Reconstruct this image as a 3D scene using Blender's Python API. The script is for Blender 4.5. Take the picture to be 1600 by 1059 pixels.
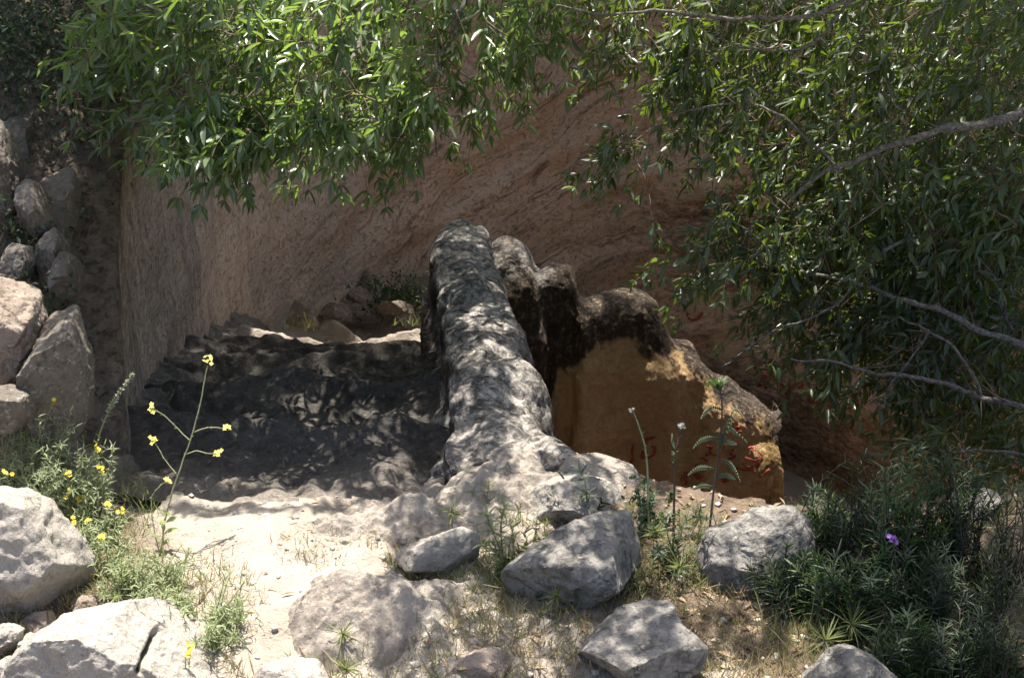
import bpy, bmesh, math, random
import numpy as np
from mathutils import Vector, Matrix, Euler
from mathutils.bvhtree import BVHTree

SC = bpy.context.scene
for o in list(bpy.data.objects): bpy.data.objects.remove(o)
COL = SC.collection
R = math.radians

# ------------------------------------------------------------------ camera
FPX, PITCH = 2198.0, R(26.0)
CAM = np.array([0.0, 0.0, 2.0])
cd = bpy.data.cameras.new('camera'); cam = bpy.data.objects.new('camera', cd); COL.objects.link(cam)
cd.sensor_width = 36.0; cd.lens = 36.0 * FPX / 1600.0
cd.clip_start = 0.05; cd.clip_end = 3000
cam.location = CAM; cam.rotation_euler = (R(90) - PITCH, 0, 0)
SC.camera = cam
cd.dof.use_dof = False

# ------------------------------------------------------------------ sky, sun, exposure
SUN_EL, SUN_AZ = R(68.0), R(-5.0)     # azimuth measured from +Y, negative = to the left
SUND = np.array([math.sin(SUN_AZ) * math.cos(SUN_EL), math.cos(SUN_AZ) * math.cos(SUN_EL), math.sin(SUN_EL)])
w = bpy.data.worlds.new('World'); SC.world = w; w.use_nodes = True
nt = w.node_tree; bg = nt.nodes['Background']
sky = nt.nodes.new('ShaderNodeTexSky'); sky.sky_type = 'NISHITA'; sky.sun_disc = False
sky.sun_elevation = SUN_EL; sky.sun_rotation = SUN_AZ; sky.altitude = 700; sky.dust_density = 6.0; sky.ozone_density = .35
nt.links.new(sky.outputs[0], bg.inputs[0]); bg.inputs[1].default_value = 0.10
sl = bpy.data.lights.new('sun', 'SUN'); sun = bpy.data.objects.new('sun', sl); COL.objects.link(sun)
sl.energy = 5.0; sl.angle = R(0.53); sl.color = (1.0, 0.94, 0.85)
sun.rotation_euler = Vector(SUND).to_track_quat('Z', 'Y').to_euler(); sun.location = (0, 8, 12)
vs = SC.view_settings
vs.view_transform = 'Standard'; vs.look = 'None'; vs.gamma = 1.0; vs.use_curve_mapping = False
vs.exposure = 1.62
SC.cycles.use_denoising = True
SC.cycles.max_bounces = 8; SC.cycles.diffuse_bounces = 5; SC.cycles.transparent_max_bounces = 6
SC.cycles.sample_clamp_indirect = 8

# ------------------------------------------------------------------ maths helpers
FW = np.array([0, math.cos(PITCH), -math.sin(PITCH)]); UP = np.array([0, math.sin(PITCH), math.cos(PITCH)]); RT = np.array([1.0, 0, 0])
def P(px, py, d):
    return CAM + d * (FW + (px - 800) / FPX * RT - (py - 529.5) / FPX * UP)
def Pz(px, py, z):
    r = FW + (px - 800) / FPX * RT - (py - 529.5) / FPX * UP
    return CAM + r * ((z - CAM[2]) / r[2])
def proj(p):
    q = np.asarray(p) - CAM
    d = q @ FW
    return 800 + FPX * (q @ RT) / d, 529.5 - FPX * (q @ UP) / d, d
def ss(a, b, x):
    t = np.clip((x - a) / (b - a), 0, 1); return t * t * (3 - 2 * t)
_rs = np.random.RandomState(5)
_perm = _rs.permutation(512).astype(np.int64); _perm = np.concatenate([_perm, _perm, _perm])
_grad = _rs.normal(size=(512, 3)); _grad /= np.linalg.norm(_grad, axis=1)[:, None]
def noise(p):
    p = np.asarray(p, float); i = np.floor(p).astype(np.int64); f = p - i
    u = f * f * f * (f * (f * 6 - 15) + 10); i &= 511
    out = 0
    for dx in (0, 1):
        wx = u[:, 0] if dx else 1 - u[:, 0]
        for dy in (0, 1):
            wy = u[:, 1] if dy else 1 - u[:, 1]
            for dz in (0, 1):
                wz = u[:, 2] if dz else 1 - u[:, 2]
                h = _perm[_perm[_perm[(i[:, 0] + dx) & 511] + ((i[:, 1] + dy) & 511)] + ((i[:, 2] + dz) & 511)] & 511
                g = _grad[h]
                out = out + wx * wy * wz * (g[:, 0] * (f[:, 0] - dx) + g[:, 1] * (f[:, 1] - dy) + g[:, 2] * (f[:, 2] - dz))
    return out * 1.6
def fbm(p, s=1.0, o=4, seed=0.0, gain=0.5):
    p = np.asarray(p, float) * s + seed * 17.31
    a, r = 1.0, 0
    for k in range(o):
        r = r + a * noise(p); p = p * 2.03 + 7.7; a *= gain
    return r
def ridged(p, s=1.0, o=3, seed=0.0):
    p = np.asarray(p, float) * s + seed * 9.17
    a, r = 1.0, 0
    for k in range(o):
        r = r + a * (1 - 2 * np.abs(noise(p))); p = p * 2.1 + 3.3; a *= 0.5
    return r
def nrm(v):
    v = np.asarray(v, float); return v / (np.linalg.norm(v, axis=-1, keepdims=True) + 1e-12)
def catmull(c, n):
    c = np.asarray(c, float); m = len(c)
    t = np.linspace(0, m - 1 - 1e-9, n); i = t.astype(int); f = (t - i).reshape((-1,) + (1,) * (c.ndim - 1))
    g = lambda k: c[np.clip(k, 0, m - 1)]
    p0, p1, p2, p3 = g(i - 1), g(i), g(i + 1), g(i + 2)
    return 0.5 * (2 * p1 + (p2 - p0) * f + (2 * p0 - 5 * p1 + 4 * p2 - p3) * f ** 2 + (3 * p1 - p0 - 3 * p2 + p3) * f ** 3)
def grid_faces(nu, nv):
    a = np.arange(nu * nv).reshape(nu, nv)
    return np.stack([a[:-1, :-1].ravel(), a[1:, :-1].ravel(), a[1:, 1:].ravel(), a[:-1, 1:].ravel()], 1)
def grid_normals(G):
    du = np.gradient(G, axis=0); dv = np.gradient(G, axis=1); return nrm(np.cross(du, dv))

# ------------------------------------------------------------------ object helpers
def tag(o, label=None, cat=None, group=None, kind=None):
    if label: o['label'] = label
    if cat: o['category'] = cat
    if group: o['group'] = group
    if kind: o['kind'] = kind
    return o
def make_mesh(name, V, F, mat=None, smooth=True):
    V = np.asarray(V, np.float32); me = bpy.data.meshes.new(name)
    Fs = F if isinstance(F, (list, tuple)) else [F]
    Fs = [np.asarray(f, np.int32) for f in Fs if len(f)]
    me.vertices.add(len(V)); me.vertices.foreach_set('co', V.ravel())
    nl = sum(f.size for f in Fs); nf = sum(len(f) for f in Fs)
    me.loops.add(nl); me.loops.foreach_set('vertex_index', np.concatenate([f.ravel() for f in Fs]))
    me.polygons.add(nf); st = []; k = 0
    for f in Fs:
        st.append(np.arange(len(f)) * f.shape[1] + k); k += f.size
    me.polygons.foreach_set('loop_start', np.concatenate(st).astype(np.int32))
    me.update(calc_edges=True); me.validate()
    me.polygons.foreach_set('use_smooth', np.full(nf, smooth))
    if mat: me.materials.append(mat)
    return me
def link(name, me, parent=None, loc=None):
    o = bpy.data.objects.new(name, me); COL.objects.link(o)
    if loc is not None: o.location = loc
    if parent: o.parent = parent
    return o
def solid(name, V, F, mat, parent=None, base=None):
    """world-space geometry -> object whose origin is its base (or its parent's origin)"""
    V = np.asarray(V, float)
    if parent is not None:
        return link(name, make_mesh(name, V - np.array(parent.location), F, mat), parent)
    if base is None: base = np.array([V[:, 0].mean(), V[:, 1].mean(), V[:, 2].min()])
    return link(name, make_mesh(name, V - base, F, mat), None, base)
def empty(name, loc):
    o = bpy.data.objects.new(name, None); COL.objects.link(o); o.location = loc; o.empty_display_size = .1; return o
def attr(o, name, vals):
    a = o.data.attributes.new(name, 'FLOAT', 'POINT'); a.data.foreach_set('value', np.asarray(vals, np.float32))

class MB:
    def __init__(s): s.V = []; s.Q = []; s.T = []; s.n = 0
    def add(s, V, Q=None, T=None):
        s.V.append(np.asarray(V, float))
        if Q is not None and len(Q): s.Q.append(np.asarray(Q) + s.n)
        if T is not None and len(T): s.T.append(np.asarray(T) + s.n)
        s.n += len(V)
    def tube(s, pts, rad, sides=5, cap=True):
        pts = np.asarray(pts, float); n = len(pts); rad = np.broadcast_to(rad, n)
        t = nrm(np.gradient(pts, axis=0)); ref = np.array([0.31, 0.2, 0.93])
        a = nrm(np.cross(t, ref)); b = np.cross(t, a)
        th = np.arange(sides) * 2 * math.pi / sides
        V = pts[:, None] + rad[:, None, None] * (np.cos(th)[None, :, None] * a[:, None] + np.sin(th)[None, :, None] * b[:, None])
        i = np.arange(n - 1)[:, None] * sides; j = np.arange(sides)[None]
        Q = np.stack([i + j, i + (j + 1) % sides, i + sides + (j + 1) % sides, i + sides + j], -1).reshape(-1, 4)
        V = V.reshape(-1, 3)
        if cap:
            V = np.vstack([V, pts[:1], pts[-1:]]); e = n * sides; l = (n - 1) * sides; jj = np.arange(sides)
            T = np.vstack([np.stack([jj * 0 + e, (jj + 1) % sides, jj], 1), np.stack([jj * 0 + e + 1, l + jj, l + (jj + 1) % sides], 1)])
            s.add(V, Q, T)
        else: s.add(V, Q)
    def leaves(s, pos, d, n, L, W, tpl):
        V, Q, T = leaf_batch(pos, d, n, L, W, tpl); s.add(V, Q, T)
    def geo(s):
        F = []
        if s.Q: F.append(np.vstack(s.Q))
        if s.T: F.append(np.vstack(s.T))
        return np.vstack(s.V), F
    def build(s, name, mat, parent=None, base=None):
        V, F = s.geo(); return solid(name, V, F, mat, parent, base)

def leaf_template(full=True, fold=0.28, curl=-0.18):
    if full:
        st = [(0.22, .72), (0.5, 1.0), (0.78, .62)]
    else:
        st = [(0.48, 1.0)]
    V = [(0, 0, 0)]
    for x, wd in st:
        z = curl * x * x
        V += [(x, -.5 * wd, z + fold * .5 * wd), (x, 0, z), (x, .5 * wd, z + fold * .5 * wd)]
    V.append((1, 0, curl)); k = len(V) - 1
    T = [(0, 2, 1), (0, 3, 2), (k - 3, k - 2, k), (k - 2, k - 1, k)]; Q = []
    for a in range(len(st) - 1):
        b = 1 + 3 * a
        Q += [(b, b + 1, b + 4, b + 3), (b + 1, b + 2, b + 5, b + 4)]
    return np.array(V, float), np.array(Q, int).reshape(-1, 4), np.array(T, int)
TPL, TPL_LO = leaf_template(), leaf_template(False)
TPL_B, TPL_C = leaf_template(True, .55, -.38), leaf_template(True, .12, .10)
BLADE = (np.array([(0, -.5, 0), (0, .5, 0), (.4, -.4, .07), (.4, .4, .07), (.75, -.25, .02), (.75, .25, .02), (1, 0, -.12)], float),
         np.array([(0, 1, 3, 2), (2, 3, 5, 4)]), np.array([(4, 5, 6)]))
def leaf_frame(d, n):
    d = nrm(d); sd = nrm(np.cross(n, d)); up = np.cross(d, sd); return d, sd, up
def leaf_batch(pos, d, n, L, W, tpl):
    pos = np.asarray(pos, float); N = len(pos); TV, Q, T = tpl; k = len(TV)
    d, sd, up = leaf_frame(d, n)
    L = np.broadcast_to(L, N)[:, None, None]; W = np.broadcast_to(W, N)[:, None, None]
    V = pos[:, None] + d[:, None] * TV[None, :, :1] * L + sd[:, None] * TV[None, :, 1:2] * W + up[:, None] * TV[None, :, 2:3] * (L * .5 + W * .5)
    off = (np.arange(N) * k)[:, None, None]
    Qa = (Q[None] + off).reshape(-1, 4) if len(Q) else []
    return V.reshape(-1, 3), Qa, (T[None] + off).reshape(-1, 3)

# ------------------------------------------------------------------ materials
class NT:
    def __init__(s, name):
        s.m = bpy.data.materials.new(name); s.m.use_nodes = True; s.t = s.m.node_tree
        s.b = s.t.nodes['Principled BSDF']; s.out = s.t.nodes['Material Output']
        s.co = s.t.nodes.new('ShaderNodeNewGeometry')
    def n(s, typ, **kw):
        x = s.t.nodes.new(typ)
        for k, v in kw.items():
            if k.startswith('i_'):
                x.inputs[int(k[2:]) if k[2:].isdigit() else k[2:]].default_value = v
            else: setattr(x, k, v)
        return x
    def l(s, a, b): s.t.links.new(a, b)
    def noise(s, scale, detail=6, rough=.6, dist=0.0, stretch=None, rot=None):
        x = s.n('ShaderNodeTexNoise'); x.inputs['Scale'].default_value = scale; x.inputs['Detail'].default_value = detail
        x.inputs['Roughness'].default_value = rough; x.inputs['Distortion'].default_value = dist
        if stretch:
            mp = s.n('ShaderNodeMapping'); mp.inputs['Scale'].default_value = stretch
            if rot: mp.inputs['Rotation'].default_value = rot
            s.l(s.co.outputs['Position'], mp.inputs['Vector']); s.l(mp.outputs[0], x.inputs['Vector'])
        else: s.l(s.co.outputs['Position'], x.inputs['Vector'])
        return x.outputs[0]
    def voro(s, scale, feature='F1'):
        x = s.n('ShaderNodeTexVoronoi', feature=feature); x.inputs['Scale'].default_value = scale
        s.l(s.co.outputs['Position'], x.inputs['Vector']); return x.outputs['Distance']
    def ramp(s, fac, stops):
        x = s.n('ShaderNodeValToRGB'); e = x.color_ramp.elements
        while len(e) < len(stops): e.new(.5)
        for k, (p, c) in enumerate(stops):
            e[k].position = p; e[k].color = (c, c, c, 1) if isinstance(c, (int, float)) else (*c, 1)
        s.l(fac, x.inputs[0]); return x.outputs[0]
    def mix(s, fac, a, b, mode='MIX'):
        x = s.n('ShaderNodeMix', data_type='RGBA', blend_type=mode)
        for sock, v in ((x.inputs[0], fac), (x.inputs[6], a), (x.inputs[7], b)):
            if hasattr(v, 'node'): s.l(v, sock)
            else: sock.default_value = v if isinstance(v, (int, float)) else (*v, 1)
        return x.outputs[2]
    def math(s, op, a, b=0.0):
        x = s.n('ShaderNodeMath', operation=op)
        for sock, v in ((x.inputs[0], a), (x.inputs[1], b)):
            if hasattr(v, 'node'): s.l(v, sock)
            else: sock.default_value = v
        return x.outputs[0]
    def attr(s, name):
        return s.n('ShaderNodeAttribute', attribute_name=name).outputs['Fac']
    def bump(s, hs, dist=1.0):
        prev = None
        for h, amount in hs:
            b = s.n('ShaderNodeBump'); b.inputs['Strength'].default_value = 1.0; b.inputs['Distance'].default_value = amount * dist
            s.l(h, b.inputs['Height'])
            if prev: s.l(prev, b.inputs['Normal'])
            prev = b.outputs[0]
        s.l(prev, s.b.inputs['Normal'])
    def done(s, col, rough=.9, spec=.25):
        if hasattr(col, 'node'): s.l(col, s.b.inputs['Base Color'])
        else: s.b.inputs['Base Color'].default_value = (*col, 1)
        if hasattr(rough, 'node'): s.l(rough, s.b.inputs['Roughness'])
        else: s.b.inputs['Roughness'].default_value = rough
        s.b.inputs['Specular IOR Level'].default_value = spec
        return s.m

def limestone(name, c0, c1, lich=(.10, .095, .09), amount=.5, fine=(.55, .5), bumps=1.0, pale=(.5, .48, .44)):
    m = NT(name)
    big = m.noise(5.5, 6, .6, .4); mid = m.noise(24, 8, .68, .6); sp = m.noise(95, 6, .7); gr = m.noise(420, 3, .6)
    c = m.mix(m.ramp(big, [(.35, 0.0), (.65, 1.0)]), c0, c1)
    c = m.mix(m.ramp(mid, [(.62 - .16 * amount, 0.0), (.74 - .12 * amount, .85)]), c, lich)           # weathered lichen crust
    c = m.mix(m.ramp(sp, [(.56, 0.0), (.66, .65)]), c, lich)                       # black dots of lichen
    c = m.mix(m.ramp(m.noise(48, 5, .7, .3), [(.57, 0.0), (.64, .6)]), c, pale)    # pale lichen rings
    c = m.mix(.35, c, m.mix(1.0, c, m.ramp(gr, [(.3, .55), (.7, 1.35)]), 'MULTIPLY'))
    wv = m.n('ShaderNodeVectorMath', operation='ADD'); nz_ = m.n('ShaderNodeTexNoise'); nz_.inputs['Scale'].default_value = 6; m.l(m.co.outputs['Position'], nz_.inputs['Vector'])
    sc_ = m.n('ShaderNodeVectorMath', operation='SCALE'); sc_.inputs['Scale'].default_value = .35; m.l(nz_.outputs[1], sc_.inputs[0]); m.l(m.co.outputs['Position'], wv.inputs[0]); m.l(sc_.outputs[0], wv.inputs[1])
    ck = m.n('ShaderNodeTexVoronoi', feature='DISTANCE_TO_EDGE'); ck.inputs['Scale'].default_value = 4.5; m.l(wv.outputs[0], ck.inputs['Vector'])
    crack = m.ramp(ck.outputs['Distance'], [(.0, 0.0), (.03, 1.0)]); gate = m.ramp(m.noise(7, 3), [(.36, 0.0), (.42, 1.0)])
    crack = m.math('MAXIMUM', crack, gate); c = m.mix(crack, m.mix(.55, c, (.10, .08, .06)), c)
    pit = m.ramp(m.voro(34), [(.0, 0.0), (.25, 1.0)])
    m.bump([(big, .05 * bumps), (mid, .028 * bumps), (sp, .009 * bumps), (crack, .012), (pit, .004 * bumps), (gr, .0016)])
    return m.done(c, .92, .2)

M = {}
M['white_stone'] = limestone('sunlit_limestone', (.46, .42, .365), (.39, .355, .31), (.20, .18, .15), .3, bumps=.85)
M['grey_stone'] = limestone('grey_limestone', (.35, .325, .29), (.25, .235, .215), (.085, .08, .072), .95)
M['ledge'] = limestone('ledge_limestone', (.43, .38, .325), (.35, .30, .25), (.20, .16, .125), .3)
M['tan_stone'] = limestone('tan_limestone', (.40, .33, .27), (.33, .26, .21), (.16, .12, .09), .35)
M['bank_stone'] = limestone('bank_limestone', (.235, .205, .17), (.17, .15, .125), (.075, .07, .055), .45)

def ground_mat():
    m = NT('pale_soil')
    a = m.noise(3.2, 6, .6, .3); b = m.noise(22, 7, .65); g = m.noise(160, 5, .7); v = m.voro(70)
    c = m.mix(m.ramp(a, [(.35, 0.0), (.65, 1.0)]), (.36, .32, .27), (.29, .25, .205))
    c = m.mix(m.ramp(b, [(.54, 0.0), (.72, .5)]), c, (.31, .26, .21))
    soil = m.mix(m.ramp(b, [(.35, 0.0), (.65, 1.0)]), (.17, .125, .088), (.10, .075, .055))
    c = m.mix(m.attr('soil'), c, soil)
    c = m.mix(m.ramp(g, [(.55, 0.0), (.7, .5)]), c, (.17, .14, .11))
    peb = m.ramp(v, [(.0, 1.0), (.35, 0.0)])
    m.bump([(a, .05), (b, .016), (g, .004), (peb, .002)])
    return m.done(c, .95, .15)
M['ground'] = ground_mat()

def wall_mat():
    m = NT('cave_rock')
    big = m.noise(1.3, 5, .55, .3); mid = m.noise(9, 7, .65, .5, (1, 1, 2.2), (.35, -.35, 0)); streak = m.noise(7, 5, .6, .2, (1, 1, .18))
    cx_ = m.n('ShaderNodeCombineXYZ'); sx_ = m.n('ShaderNodeSeparateXYZ'); m.l(m.co.outputs['Position'], sx_.inputs[0]); m.l(m.attr('strat'), cx_.inputs[0])
    m.l(m.math('MULTIPLY', sx_.outputs[0], .16), cx_.inputs[1]); m.l(m.math('MULTIPLY', sx_.outputs[1], .16), cx_.inputs[2])
    ns_ = m.n('ShaderNodeTexNoise'); ns_.inputs['Scale'].default_value = 4.2; ns_.inputs['Detail'].default_value = 7; ns_.inputs['Roughness'].default_value = .6; ns_.inputs['Distortion'].default_value = .25
    m.l(cx_.outputs[0], ns_.inputs['Vector']); strata = ns_.outputs[0]; line = m.ramp(strata, [(.455, 0.0), (.475, 1.0), (.495, 0.0)])
    sp = m.noise(60, 6, .7); chip = m.noise(34, 4, .6, .8, (1, 1, 1.6), (.5, -.4, 0))
    c = m.mix(m.ramp(big, [(.35, 0.0), (.65, 1.0)]), (.60, .445, .325), (.53, .405, .305))
    c = m.mix(m.ramp(strata, [(.50, 0.0), (.66, .7)]), c, (.54, .375, .245))
    c = m.mix(m.ramp(mid, [(.58, 0.0), (.72, .55)]), c, (.24, .165, .12))
    c = m.mix(m.math('MULTIPLY', m.ramp(chip, [(.59, 0.0), (.68, .75)]), m.attr('rough_zone')), c, (.19, .13, .10))
    c = m.mix(m.math('MULTIPLY', m.ramp(streak, [(.47, 0.0), (.68, .65)]), m.attr('streak_zone')), c, (.17, .14, .12))
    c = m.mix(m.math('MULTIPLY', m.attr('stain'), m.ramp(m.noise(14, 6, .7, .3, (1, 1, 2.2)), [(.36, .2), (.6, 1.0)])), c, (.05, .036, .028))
    c = m.mix(m.math('MULTIPLY', m.math('MULTIPLY', line, m.attr('rough_zone')), m.ramp(m.noise(5, 4), [(.40, .2), (.56, 1.0)])), c, (.11, .072, .052))
    c = m.mix(m.attr('ochre'), c, (.40, .24, .15))
    c = m.mix(m.attr('rim_dark'), c, m.mix(m.ramp(m.noise(20, 5, .65), [(.4, 0.0), (.6, 1.0)]), (.13, .10, .075), (.075, .06, .045)))
    c = m.mix(.4, c, m.mix(1.0, c, m.ramp(sp, [(.3, .65), (.7, 1.35)]), 'MULTIPLY'))
    pitw = m.ramp(m.noise(30, 5, .7), [(.34, 0.0), (.44, 1.0)])
    m.bump([(big, .08), (strata, .07), (mid, .02), (chip, .008), (pitw, .004), (sp, .004)])
    return m.done(c, .93, .15)
M['wall'] = wall_mat()

def parapet_mat(name='parapet_rock'):
    m = NT(name)
    big = m.noise(4.5, 6, .6, .4); mid = m.noise(17, 8, .7, .7); sp = m.noise(62, 6, .72); gr = m.noise(260, 4, .65)
    c = m.mix(m.ramp(big, [(.35, 0.0), (.65, 1.0)]), (.46, .42, .37), (.36, .33, .29))
    c = m.mix(m.ramp(mid, [(.45, 0.0), (.58, .9)]), c, (.075, .07, .068))
    c = m.mix(m.ramp(sp, [(.54, 0.0), (.62, .7)]), c, (.07, .06, .055))
    c = m.mix(m.ramp(m.noise(38, 5, .7, .4), [(.56, 0.0), (.63, .7)]), c, (.48, .45, .41))
    fresh = m.mix(m.ramp(mid, [(.35, 0.0), (.65, 1.0)]), (.56, .38, .20), (.49, .325, .165))
    fresh = m.mix(m.ramp(m.noise(30, 6, .7), [(.52, 0.0), (.68, .6)]), fresh, (.32, .19, .095))
    fresh = m.mix(m.math('MULTIPLY', m.attr('edge_moss'), m.ramp(mid, [(.4, 0.0), (.55, .8)])), fresh, (.20, .13, .03))
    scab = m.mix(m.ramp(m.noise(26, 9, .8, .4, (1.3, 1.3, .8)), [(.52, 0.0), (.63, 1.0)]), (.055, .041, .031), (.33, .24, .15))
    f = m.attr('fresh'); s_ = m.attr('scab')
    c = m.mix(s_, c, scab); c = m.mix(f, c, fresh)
    c = m.mix(.4, c, m.mix(1.0, c, m.ramp(gr, [(.3, .55), (.7, 1.35)]), 'MULTIPLY'))
    wv = m.n('ShaderNodeVectorMath', operation='ADD'); nz_ = m.n('ShaderNodeTexNoise'); nz_.inputs['Scale'].default_value = 5; m.l(m.co.outputs['Position'], nz_.inputs['Vector'])
    sc_ = m.n('ShaderNodeVectorMath', operation='SCALE'); sc_.inputs['Scale'].default_value = .4; m.l(nz_.outputs[1], sc_.inputs[0]); m.l(m.co.outputs['Position'], wv.inputs[0]); m.l(sc_.outputs[0], wv.inputs[1])
    ck = m.n('ShaderNodeTexVoronoi', feature='DISTANCE_TO_EDGE'); ck.inputs['Scale'].default_value = 3.2; m.l(wv.outputs[0], ck.inputs['Vector'])
    crack = m.math('MAXIMUM', m.ramp(ck.outputs['Distance'], [(.0, 0.0), (.025, 1.0)]), m.ramp(m.noise(6, 3), [(.44, 0.0), (.5, 1.0)]))
    crack = m.math('MAXIMUM', crack, m.math('MULTIPLY', f, .93)); c = m.mix(crack, m.mix(.7, c, (.05, .04, .035)), c)
    pit = m.ramp(m.noise(40, 5, .72), [(.40, 0.0), (.49, 1.0)]); pit = m.math('MAXIMUM', pit, m.math('MULTIPLY', f, .72)); c = m.mix(pit, m.mix(.45, c, (.06, .05, .045)), c)
    m.bump([(big, .04), (mid, .022), (crack, .014), (pit, .007), (sp, .008), (gr, .0025)])
    return m.done(c, .92, .2)
M['parapet'] = parapet_mat()

def step_mat():
    m = NT('stair_rock')
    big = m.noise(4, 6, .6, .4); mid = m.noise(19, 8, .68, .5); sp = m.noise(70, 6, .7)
    c = m.mix(m.ramp(big, [(.35, 0.0), (.65, 1.0)]), (.125, .113, .101), (.078, .071, .065))  # rock darkened; the stairwell's deep shade sits partly in this colour
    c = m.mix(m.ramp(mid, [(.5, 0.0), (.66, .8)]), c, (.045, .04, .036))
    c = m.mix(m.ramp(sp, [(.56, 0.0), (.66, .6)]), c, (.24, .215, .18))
    c = m.mix(m.attr('pale_blend'), c, m.mix(m.ramp(mid, [(.4, 0.0), (.65, 1.0)]), (.40, .355, .30), (.26, .225, .185)))
    pit = m.ramp(m.noise(46, 5, .7), [(.40, 0.0), (.50, 1.0)])
    m.bump([(big, .06), (mid, .035), (sp, .011), (pit, .005)])
    return m.done(c, .94, .15)
M['step'] = step_mat()
M['step_pale'] = limestone('sun_patch_stair_rock', (.40, .345, .28), (.33, .28, .225), (.15, .115, .085), .3)  # sun patch brightness put partly into this paler rock colour
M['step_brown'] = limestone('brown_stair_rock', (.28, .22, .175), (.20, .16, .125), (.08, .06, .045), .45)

def leaf_mat(name, top, young, trans, rough=.36, spec=.5, tw=.45):
    m = NT(name)
    isl = m.co.outputs['Random Per Island']; oi = m.n('ShaderNodeObjectInfo').outputs['Random']
    r = m.math('FRACT', m.math('ADD', isl, oi))
    c = m.mix(m.ramp(r, [(.0, 0.0), (1.0, 1.0)]), top, young)
    c = m.mix(m.co.outputs['Backfacing'], c, m.mix(.35, c, (.20, .24, .16)))
    m.b.inputs['Roughness'].default_value = rough; m.b.inputs['Specular IOR Level'].default_value = spec
    m.l(c, m.b.inputs['Base Color'])
    tr = m.n('ShaderNodeBsdfTranslucent'); m.l(m.mix(r, trans, tuple(x * 1.35 for x in trans)), tr.inputs[0])
    ms = m.n('ShaderNodeMixShader'); ms.inputs[0].default_value = tw
    m.l(m.b.outputs[0], ms.inputs[1]); m.l(tr.outputs[0], ms.inputs[2]); m.l(ms.outputs[0], m.out.inputs[0])
    return m.m
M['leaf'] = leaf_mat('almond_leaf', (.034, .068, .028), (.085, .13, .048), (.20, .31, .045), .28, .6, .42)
M['leaf_right'] = leaf_mat('shaded_almond_leaf', (.014, .030, .010), (.038, .062, .016), (.16, .24, .018), .34, .45, .32)  # almond leaf darkened for the right tree; its shade is in the colour
M['herb'] = leaf_mat('herb_leaf', (.20, .245, .12), (.31, .34, .18), (.34, .40, .14), .6, .3, .35)
M['thistle'] = leaf_mat('thistle_leaf', (.024, .050, .020), (.042, .075, .03), (.07, .14, .02), .5, .3, .3)
M['bush'] = leaf_mat('shrub_leaf', (.015, .030, .014), (.030, .050, .024), (.04, .07, .02), .5, .3, .3)
M['shrub_warm'] = leaf_mat('shrub_leaf_warm', (.021, .033, .011), (.040, .056, .019), (.05, .085, .016), .55, .25, .3)
M['grass_dry'] = leaf_mat('dry_grass_blade', (.24, .185, .105), (.37, .305, .185), (.33, .27, .14), .6, .25, .35)
M['grass_green'] = leaf_mat('green_grass_blade', (.11, .135, .045), (.22, .215, .085), (.22, .26, .06), .55, .3, .35)
def plain(name, c, rough=.8, scale=60, var=.35, bump=.003):
    m = NT(name); a = m.noise(scale, 5, .65)
    col = m.mix(m.ramp(a, [(.3, 0.0), (.7, 1.0)]), tuple(x * (1 - var) for x in c), tuple(x * (1 + var) for x in c))
    m.bump([(a, bump)]); return m.done(col, rough, .25)
M['bark'] = plain('grey_bark', (.145, .128, .112), .9, 70, .75, .012)
M['twig'] = plain('twig_bark', (.13, .09, .065), .8, 80, .4, .001)
M['stem'] = plain('green_stem', (.20, .21, .11), .7, 90, .3, .0005)
M['stem_dark'] = plain('dark_stem', (.05, .035, .03), .7, 90, .3, .0005)
M['petal'] = plain('yellow_petal', (.72, .56, .06), .6, 200, .2, .0002)
M['petal_pale'] = plain('lemon_petal', (.72, .66, .16), .6, 200, .2, .0002)
M['purple'] = plain('purple_floret', (.13, .05, .25), .6, 200, .2, .0002)
M['seed'] = plain('pale_seed_head', (.5, .5, .38), .8, 150, .25, .0003)
M['seed_grey'] = plain('grey_seed_head', (.16, .17, .15), .8, 150, .25, .0003)
M['litter'] = plain('dry_leaf_litter', (.24, .17, .10), .85, 40, .5, .001)
M['red_paint'] = plain('red_paint', (.26, .045, .028), .7, 55, .45, .0005)
M['fruit'] = plain('green_fruit', (.16, .24, .10), .75, 120, .2, .0003)
M['fruit_dark'] = plain('dry_fruit', (.035, .022, .018), .8, 90, .3, .001)
M['pebble'] = plain('pebble_stone', (.38, .34, .29), .95, 30, .35, .004)

# ------------------------------------------------------------------ the setting: pit outline and ground
PATH = np.array([(-1.0, 3.00), (-1.08, 3.25), (-1.20, 3.8), (-1.33, 4.7), (-1.42, 5.7), (-1.44, 6.6), (-1.28, 7.5), (-.62, 8.5), (.2, 8.95), (1.1, 9.05),
                 (1.95, 8.75), (2.55, 8.0), (2.8, 7.0), (2.72, 5.9), (2.5, 4.8), (2.1, 3.95), (1.6, 3.42), (1.15, 3.2), (.7, 3.16), (.3, 3.34)])
path = catmull(PATH, 520)
_tn = nrm(np.gradient(path, axis=0)); _s = np.linspace(0, 1, len(path))
_grow = .04 + .60 * ss(.03, .16, _s) * (1 - ss(.72, .86, _s))
poly = np.vstack([path - np.stack([_tn[:, 1], -_tn[:, 0]], 1) * _grow[:, None], [(.1, 3.34), (-.08, 3.26), (-.25, 3.19), (-.6, 3.16), (-.9, 3.19)]])
def inside(px, py, pg):
    c = np.zeros(px.shape, bool); x, y = pg[:, 0], pg[:, 1]; j = len(pg) - 1
    for i in range(len(pg)):
        cond = (y[i] > py) != (y[j] > py)
        with np.errstate(divide='ignore', invalid='ignore'):
            c ^= cond & (px < (x[j] - x[i]) * (py - y[i]) / (y[j] - y[i]) + x[i])
        j = i
    return c
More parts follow.
